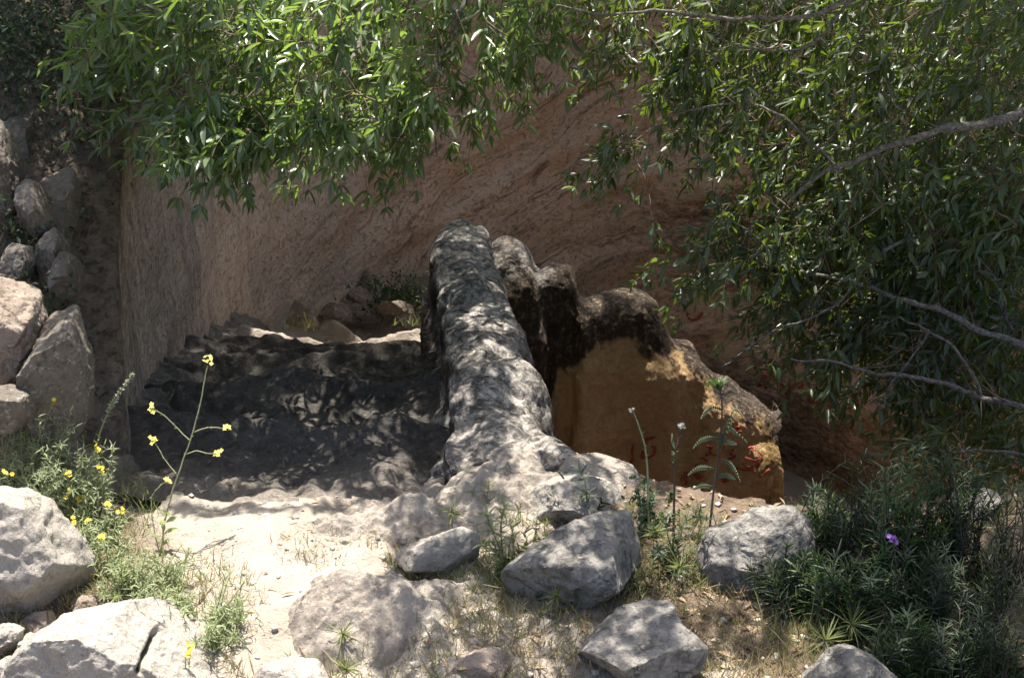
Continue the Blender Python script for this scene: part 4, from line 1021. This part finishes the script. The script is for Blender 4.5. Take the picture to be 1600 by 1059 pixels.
tw = MB(); tw.tube(catmull(np.array([P(118, 1075, 2.98), P(126, 1038, 3.0), P(138, 1000, 3.02), P(150, 955, 3.04)]), 14), np.linspace(.0016, .0008, 14), 5)
tag(tw.build('dry_stalk', M['stem_dark']), 'single thin dark stalk standing before the flat slit boulder', 'stalk')
# green bushes between the boulders
herb('green_bush', 'bright green leafy bush beside the large leaning boulder', 'bush', (800, 905), [(760, 800), (790, 790), (815, 785), (840, 800), (862, 830), (770, 840), (820, 830), (845, 860), (775, 870), (800, 820), (750, 850), (830, 875)], 0, 'grass_green', 'stem', 26, .045, .0065, 'low bushes between the boulders', bow=.2, srad=.002)
herb('green_bush', 'spiky green sprig in front of the pale rounded boulder', 'bush', (900, 815), [(880, 745), (905, 735), (930, 755), (860, 770), (915, 770), (945, 770)], 0, 'bush', 'stem', 18, .04, .006, 'low bushes between the boulders', bow=.2)
herb('green_bush', 'small green plant growing on the ledge near the parapet foot', 'bush', (760, 800), [(735, 765), (765, 750), (790, 765), (750, 780), (780, 785)], 0, 'grass_green', 'stem', 14, .03, .005, 'low bushes between the boulders')
herb('green_bush', 'dark small leaved bush hanging over the pit edge below the thistles', 'bush', (1010, 840), [(965, 780), (985, 745), (1010, 750), (1030, 765), (1050, 770), (1000, 790), (1060, 800), (975, 810), (1035, 800), (1020, 775), (995, 765), (1075, 790)], .02, 'thistle', 'stem', 46, .018, .009, 'low bushes between the boulders', bow=.2)
herb('green_bush', 'dark bush filling the gap between leaning and hump backed boulders', 'bush', (1060, 890), [(1020, 820), (1045, 800), (1070, 810), (1095, 800), (1110, 800), (1080, 830), (1050, 850), (1030, 860)], .0, 'bush', 'stem', 30, .035, .005, 'low bushes between the boulders', bow=.2)
herb('green_bush', 'small green weed at the foot of the leaning boulder', 'bush', (990, 925), [(965, 890), (990, 880), (1010, 890), (1025, 905), (975, 905)], .0, 'bush', 'stem', 20, .03, .006, 'low bushes between the boulders')
# thistles against the ochre face
def thistle(label, pts, leaves, head=None):
    p0 = on_ground(*pts[0]); d = float((p0 - CAM) @ FW); root = empty('thistle', p0); tag(root, label, 'thistle', 'thistles at the pit edge')
    c = catmull(np.array([p0] + [P(x, y, d) for x, y in pts[1:]]), 30); st = MB(); st.tube(c, np.linspace(.0032, .0014, 30), 6); st.build('stem', M['stem_dark'] if leaves else M['stem'], root)
    for lp in leaves:
        k = catmull(np.array([P(x, y, d + .02) for x, y in lp]), 15); mb = MB(); mb.tube(k, np.linspace(.0022, .0006, 15), 5)
        n = len(k); tg = nrm(np.gradient(k, axis=0)); wd = np.sin(np.linspace(.25, math.pi * .97, n)) * .0045 + .001
        for sgn in (1, -1):
            mb.leaves(k, nrm(tg * .5 + sgn * UP * .8 + FW * .25 * sgn), nrm(-FW + UP * .4 + 0 * tg), wd * 1.7, .0034, TPL_LO)
        mb.build('leaf', M['thistle'], root)
    r_ = np.random.RandomState(len(pts)); lv = MB()
    narrow_leaves(lv, c, r_, 26, .014, .004, .5, start=.3)
    if head == 'tuft': narrow_leaves(lv, c[-5:], r_, 34, .045, .006, .7, tpl=BLADE)
    lv.build('spines', M['thistle'], root)
    if head == 'white': flower(root, c[-1], 3, .006, M['seed'], 'flower_head')
    if head == 'seed': flower(root, c[-1], 12, .006, M['seed_grey'], 'flower_head', 8)
thistle('tallest dark thistle with arching toothed leaves before the ochre face', [(1106, 850), (1118, 740), (1126, 680), (1128, 630), (1123, 600)],
        [[(1126, 686), (1112, 684), (1096, 688), (1084, 700)], [(1122, 735), (1104, 730), (1090, 732), (1076, 742)], [(1127, 640), (1114, 636), (1104, 642), (1096, 654)], [(1127, 690), (1138, 690), (1150, 694)],
         [(1124, 720), (1138, 722), (1148, 735), (1156, 752)], [(1120, 745), (1134, 742), (1148, 748)], [(1126, 700), (1136, 670), (1148, 675), (1166, 690)], [(1127, 690), (1138, 660), (1148, 640), (1160, 650)],
         [(1118, 762), (1100, 758), (1084, 764)]], 'tuft')
thistle('slender thistle stalk with a white top left of the tall thistle', [(1014, 840), (1012, 745), (1008, 700), (998, 665), (988, 640)], [], 'white')
thistle('slender thistle stalk ending in a grey seed head', [(1052, 850), (1054, 745), (1055, 710), (1062, 680), (1064, 666)], [[(1055, 700), (1050, 686), (1050, 678)]], 'seed')
# star shaped spiky tufts
for k, (x, y, s_, lab) in enumerate([(1094, 806, .07, 'pale star of spiky blades at the left of the hump backed boulder'), (1022, 832, .06, 'star shaped spiky tuft on the top of the leaning boulder'), (1062, 885, .06, 'spiky star tuft right of the leaning boulder'),
                                     (535, 990, .05, 'small green star tuft on the tan bedrock hump'), (540, 1045, .06, 'star tuft at the bottom edge left of centre'), (1330, 975, .09, 'big spiky star tuft in the dark bushes'), (705, 800, .05, 'little spiky tuft on the bedrock ledge'),
                                     (870, 930, .05, 'pale spiky tuft at the lower edge of the leaning boulder'), (1290, 1000, .08, 'spiky star tuft above the rounded boulder'), (1195, 875, .07, 'star tuft growing over the hump backed boulder')]):
    r_ = np.random.RandomState(k + 70); p0 = P(x, y, zd(x, y + 25) - .05); g0 = np.array([p0[0], p0[1], min(gz(p0[0], p0[1]), p0[2] - .01)])
    root = empty('spiky_tuft', g0); tag(root, lab, 'tuft', 'star shaped spiky tufts'); st = MB(); st.tube(stem_curve(g0, p0, .05, r_), .0013, 4); st.build('stem', M['stem'], root)
    d_ = nrm(r_.normal(size=(38, 3)) + [0, -.2, .4]); mb = MB(); mb.leaves(np.repeat(p0[None], 38, 0), d_, r_.normal(size=(38, 3)), s_ * r_.uniform(.6, 1.1, 38), .0028, BLADE); mb.build('blades', M['grass_green'], root)
# dark shrubs filling the lower right corner
SB = [((1240, 960), [(1205, 880), (1230, 850), (1260, 860), (1275, 890)], 'thin leaved shrub in front of the hump backed boulder'),
      ((1330, 900), [(1300, 760), (1330, 715), (1352, 700), (1370, 740), (1310, 800), (1345, 760)], 'tallest dark shrub right of the ochre face'),
      ((1400, 930), [(1380, 760), (1410, 720), (1440, 700), (1425, 770), (1460, 760)], 'dark spiky shrub behind the purple flower'),
      ((1480, 920), [(1450, 740), (1480, 690), (1510, 700), (1530, 740), (1495, 760)], 'dark shrub rising before the lowest grey limb'),
      ((1560, 940), [(1540, 760), (1565, 740), (1590, 760), (1600, 800), (1530, 800)], 'dark shrub at the right edge below the branches'),
      ((1320, 1000), [(1280, 880), (1310, 860), (1350, 850), (1370, 890), (1335, 920)], 'dark shrub left of the purple flower'),
      ((1430, 1010), [(1390, 880), (1425, 860), (1460, 850), (1480, 890), (1440, 920)], 'dark shrub in front of the purple flower'),
      ((1530, 1020), [(1500, 880), (1530, 860), (1560, 850), (1590, 870), (1540, 920)], 'bushy dark shrub near the right edge'),
      ((1400, 1090), [(1370, 980), (1400, 960), (1440, 960), (1460, 990)], 'low dark shrub beside the rounded boulder'),
      ((1500, 1100), [(1470, 980), (1500, 950), (1530, 960), (1560, 980), (1510, 1000)], 'dense low shrub along the bottom right'),
      ((1590, 1090), [(1560, 960), (1590, 940), (1620, 950), (1580, 1000)], 'dark low shrub in the bottom right corner'),
      ((1290, 850), [(1260, 790), (1280, 760), (1300, 780), (1310, 800)], 'small spiky shrub just above the hump backed boulder')]
for k, (b, tips, lab) in enumerate(SB):
    r_ = np.random.RandomState(k + 5); ex = [(x + r_.normal() * 28, y + abs(r_.normal()) * 45) for x, y in tips for q in range(6)]
    herb('dark_shrub', lab, 'shrub', b, tips + ex, 0, ('bush', 'shrub_warm', 'thistle')[k % 3], 'stem_dark', (60, 46, 54)[k % 3], (.046, .036, .052)[k % 3], (.0036, .0030, .0048)[k % 3], 'dark shrubs in the lower right', bow=.22, up=.6, seed=k, srad=.0024)
p0 = on_ground(1405, 960); d = float((p0 - CAM) @ FW) - .06; root = empty('purple_flower', p0); tag(root, 'single purple thistle like bloom among the dark shrubs', 'wildflower')
st = MB(); st.tube(catmull(np.array([p0, P(1402, 900, d), P(1396, 846, d)]), 12), .0016, 5); st.build('stem', M['stem_dark'], root); flower(root, P(1395, 841, d), 10, .009, M['purple'], 'flower_head', 7)
# grass
def in_rock(p): return False
def grass(name, label, mat, patches, seed):
    r_ = np.random.RandomState(seed); mb = MB()
    for cx, cy, rx, ry, n, L in patches:
        a = r_.rand(n) * 2 * math.pi; q = np.sqrt(r_.rand(n)); px = cx + rx * q * np.cos(a); py = cy + ry * q * np.sin(a)
        pos = np.array([Pz(x, y, 0) for x, y in zip(px, py)]); pos[:, 2] = base_z(pos[:, 0], pos[:, 1]) - .004
        d_ = nrm(np.array([0, 0, 1.0]) + r_.normal(size=(n, 3)) * [.55, .55, .15]); mb.leaves(pos, d_, r_.normal(size=(n, 3)), L * (.25 + 1.25 * r_.rand(n) ** 2), r_.uniform(.0014, .0034, n), BLADE)
    for pg, d in ROCKS:
        if pg[:, 1].max() < 790: continue
        c = pg.mean(0); n = int(60 + 1.1 * np.ptp(pg[:, 0])) if c[0] > 650 or name == 'dry_grass' else 40
        i = r_.randint(0, len(pg), n); t = r_.rand(n)[:, None]; e = pg[i] * (1 - t) + pg[(i + 1) % len(pg)] * t
        e = e[e[:, 1] > c[1]]; e = e + (e - c) * r_.uniform(.0, .14, len(e))[:, None]; n = len(e)
        if not n: continue
        pos = np.array([Pz(x, y, 0) for x, y in e]); pos[:, 2] = base_z(pos[:, 0], pos[:, 1]) - .004
        d_ = nrm(np.array([0, -.2, 1.0]) + r_.normal(size=(n, 3)) * [.6, .5, .15]); mb.leaves(pos, d_, r_.normal(size=(n, 3)), .045 * r_.uniform(.4, 1.3, n), r_.uniform(.0018, .0036, n), BLADE)
    tag(mb.build(name, M[mat], base=np.array([.3, 2.8, 0])), label, 'grass', kind='stuff')
grass('dry_grass', 'short dry straw coloured grass between the boulders', 'grass_dry', [(850, 1000, 150, 70, 1300, .045), (1180, 985, 150, 70, 1500, .04), (1120, 1045, 120, 40, 700, .045), (330, 950, 90, 70, 500, .035), (560, 1050, 160, 25, 350, .04), (1000, 905, 120, 40, 500, .05),
      (700, 990, 80, 60, 500, .04), (130, 850, 90, 110, 500, .05), (480, 860, 60, 30, 120, .03), (600, 850, 60, 14, 120, .03), (1400, 1000, 200, 80, 700, .05), (60, 1010, 60, 40, 200, .035), (250, 930, 80, 40, 350, .04)], 3)
grass('green_grass', 'fresh green grass blades growing through the dry grass', 'grass_green', [(820, 960, 150, 80, 500, .045), (760, 890, 60, 50, 500, .05), (1130, 960, 160, 80, 260, .045), (1060, 870, 90, 60, 450, .055), (1400, 980, 210, 110, 1500, .09), (300, 920, 100, 60, 450, .04),
      (150, 830, 110, 110, 900, .055), (980, 960, 100, 60, 280, .045), (560, 1040, 160, 25, 200, .035), (500, 880, 40, 16, 60, .025), (720, 800, 60, 18, 120, .03), (1150, 850, 120, 50, 320, .05), (60, 720, 80, 60, 600, .06), (660, 880, 60, 14, 90, .03)], 4)
lit = MB(); r_ = np.random.RandomState(12); n = 1500
X = -.15 + 2.0 * r_.rand(n) ** .9 - .8 * (r_.rand(n) < .06); Y = r_.uniform(2.1, 3.2, n); Z = base_z(X, Y) + .006
keep = ~inside(X, Y, poly); pos = np.stack([X, Y, Z], 1)[keep]; n = len(pos)
lit.leaves(pos, nrm(r_.normal(size=(n, 3)) * [1, 1, .18]), nrm(r_.normal(size=(n, 3)) * .35 + [0, 0, 1]), r_.uniform(.018, .045, n), r_.uniform(.004, .011, n), TPL_LO)
for k in range(130):
    c0 = np.array([r_.uniform(-1, 1.8), r_.uniform(2.15, 3.15), 0]); c0[2] = gz(c0[0], c0[1]) + .006; dv = nrm(r_.normal(size=3) * [1, 1, .12]) * r_.uniform(.04, .16)
    if inside(c0[:1], c0[1:2], poly)[0]: continue
    lit.tube(np.array([c0, c0 + dv * .5 + [0, 0, .006], c0 + dv]), .0011, 4)
tag(lit.build('leaf_litter', M['litter'], base=np.array([0, 2.7, 0])), 'dry fallen leaves and twigs scattered over the ground', 'leaf litter', kind='stuff')
# weeds growing on the stair treads
for k, (x, y, z, lab) in enumerate([(640, 508, -1.28, 'tiny grass sprig lit on the stairs by the parapet'), (465, 515, -1.2, 'grass sprig on a stair edge near the left wall')]):
    p0 = Pz(x, y, z); r_ = np.random.RandomState(k); root = empty('grass_sprig', p0); tag(root, lab, 'sprig', 'grass sprigs on the stairs'); mb = MB()
    mb.leaves(np.repeat(p0[None], 24, 0) + r_.normal(size=(24, 3)) * [.05, .02, 0] , nrm(np.array([0, 0, 1.0]) + r_.normal(size=(24, 3)) * .45), r_.normal(size=(24, 3)), .10 * r_.uniform(.5, 1.2, 24), .004, BLADE); mb.build('blades', M['grass_green'], root)
mb = MB(); r_ = np.random.RandomState(8)  # added leaves, dark to deepen the shade between and above the bank rocks
for (x, y, d, n) in [ (60, 385, 4.2, 260), (55, 490, 3.9, 260), (20, 370, 4.1, 200), (70, 560, 3.8, 160), (100, 330, 4.4, 120), (70, 150, 4.7, 900), (110, 60, 4.8, 900), (20, 80, 4.7, 900), (40, 20, 4.7, 900), (110, 250, 4.6, 200)]:
    p = P(x, y, d) + r_.normal(size=(n, 3)) * [.05, .08, .06] * (2.2 if y < 200 else 1)
    mb.leaves(p, nrm(r_.normal(size=(n, 3)) + [0, -.2, .4]), r_.normal(size=(n, 3)), .028, .011, TPL_LO)
tag(mb.build('shade_leaves', M['bush']), 'dark leaves added to deepen the shade in the left bank', 'shade foliage', kind='stuff')
for k, (x, y, lab) in enumerate([(600, 462, 'dark green weed growing at the far bend of the stairs'), (645, 466, 'dark weed at the stair bend touching the parapet end')]):
    p0 = P(x, y, 8.3); r_ = np.random.RandomState(k + 3); root = empty('stair_weed', p0 - [0, 0, .1]); tag(root, lab, 'weed', 'weeds at the stair bend'); mb = MB()
    pp = p0 + r_.normal(size=(420, 3)) * [.09, .06, .06]
    mb.leaves(pp, nrm(r_.normal(size=(420, 3)) + [0, -.3, .5]), r_.normal(size=(420, 3)), .035, .012, TPL_LO); mb.build('foliage', M['thistle'], root)
# fruits hanging in the right hand tree
for k, (x, y, d, mt, lab) in enumerate([(1218, 228, 4.75, 'fruit_dark', 'single dark dried fruit hanging among the upper right leaves'), (1217, 583, 4.95, 'fruit', 'pale green pointed fruit hanging from the tip of the lower limb')]):
    S_ = ICO2[0] * ([.012, .012, .013] if k == 0 else [.0095, .0095, .022]); p = P(x, y, d); S_ = S_ * (1 + .06 * noise(ICO2[0] * 3)[:, None])
    fr = solid('fruit', p + S_, ICO2[1], M[mt]); tag(fr, lab, 'fruit')
    sk = MB(); sk.tube(np.array([p + [0, 0, .011], p + [.003, 0, .03], p + [.004, .01, .06]]), .0012, 4); sk.build('stalk', M['twig'], fr)
print('plants done')
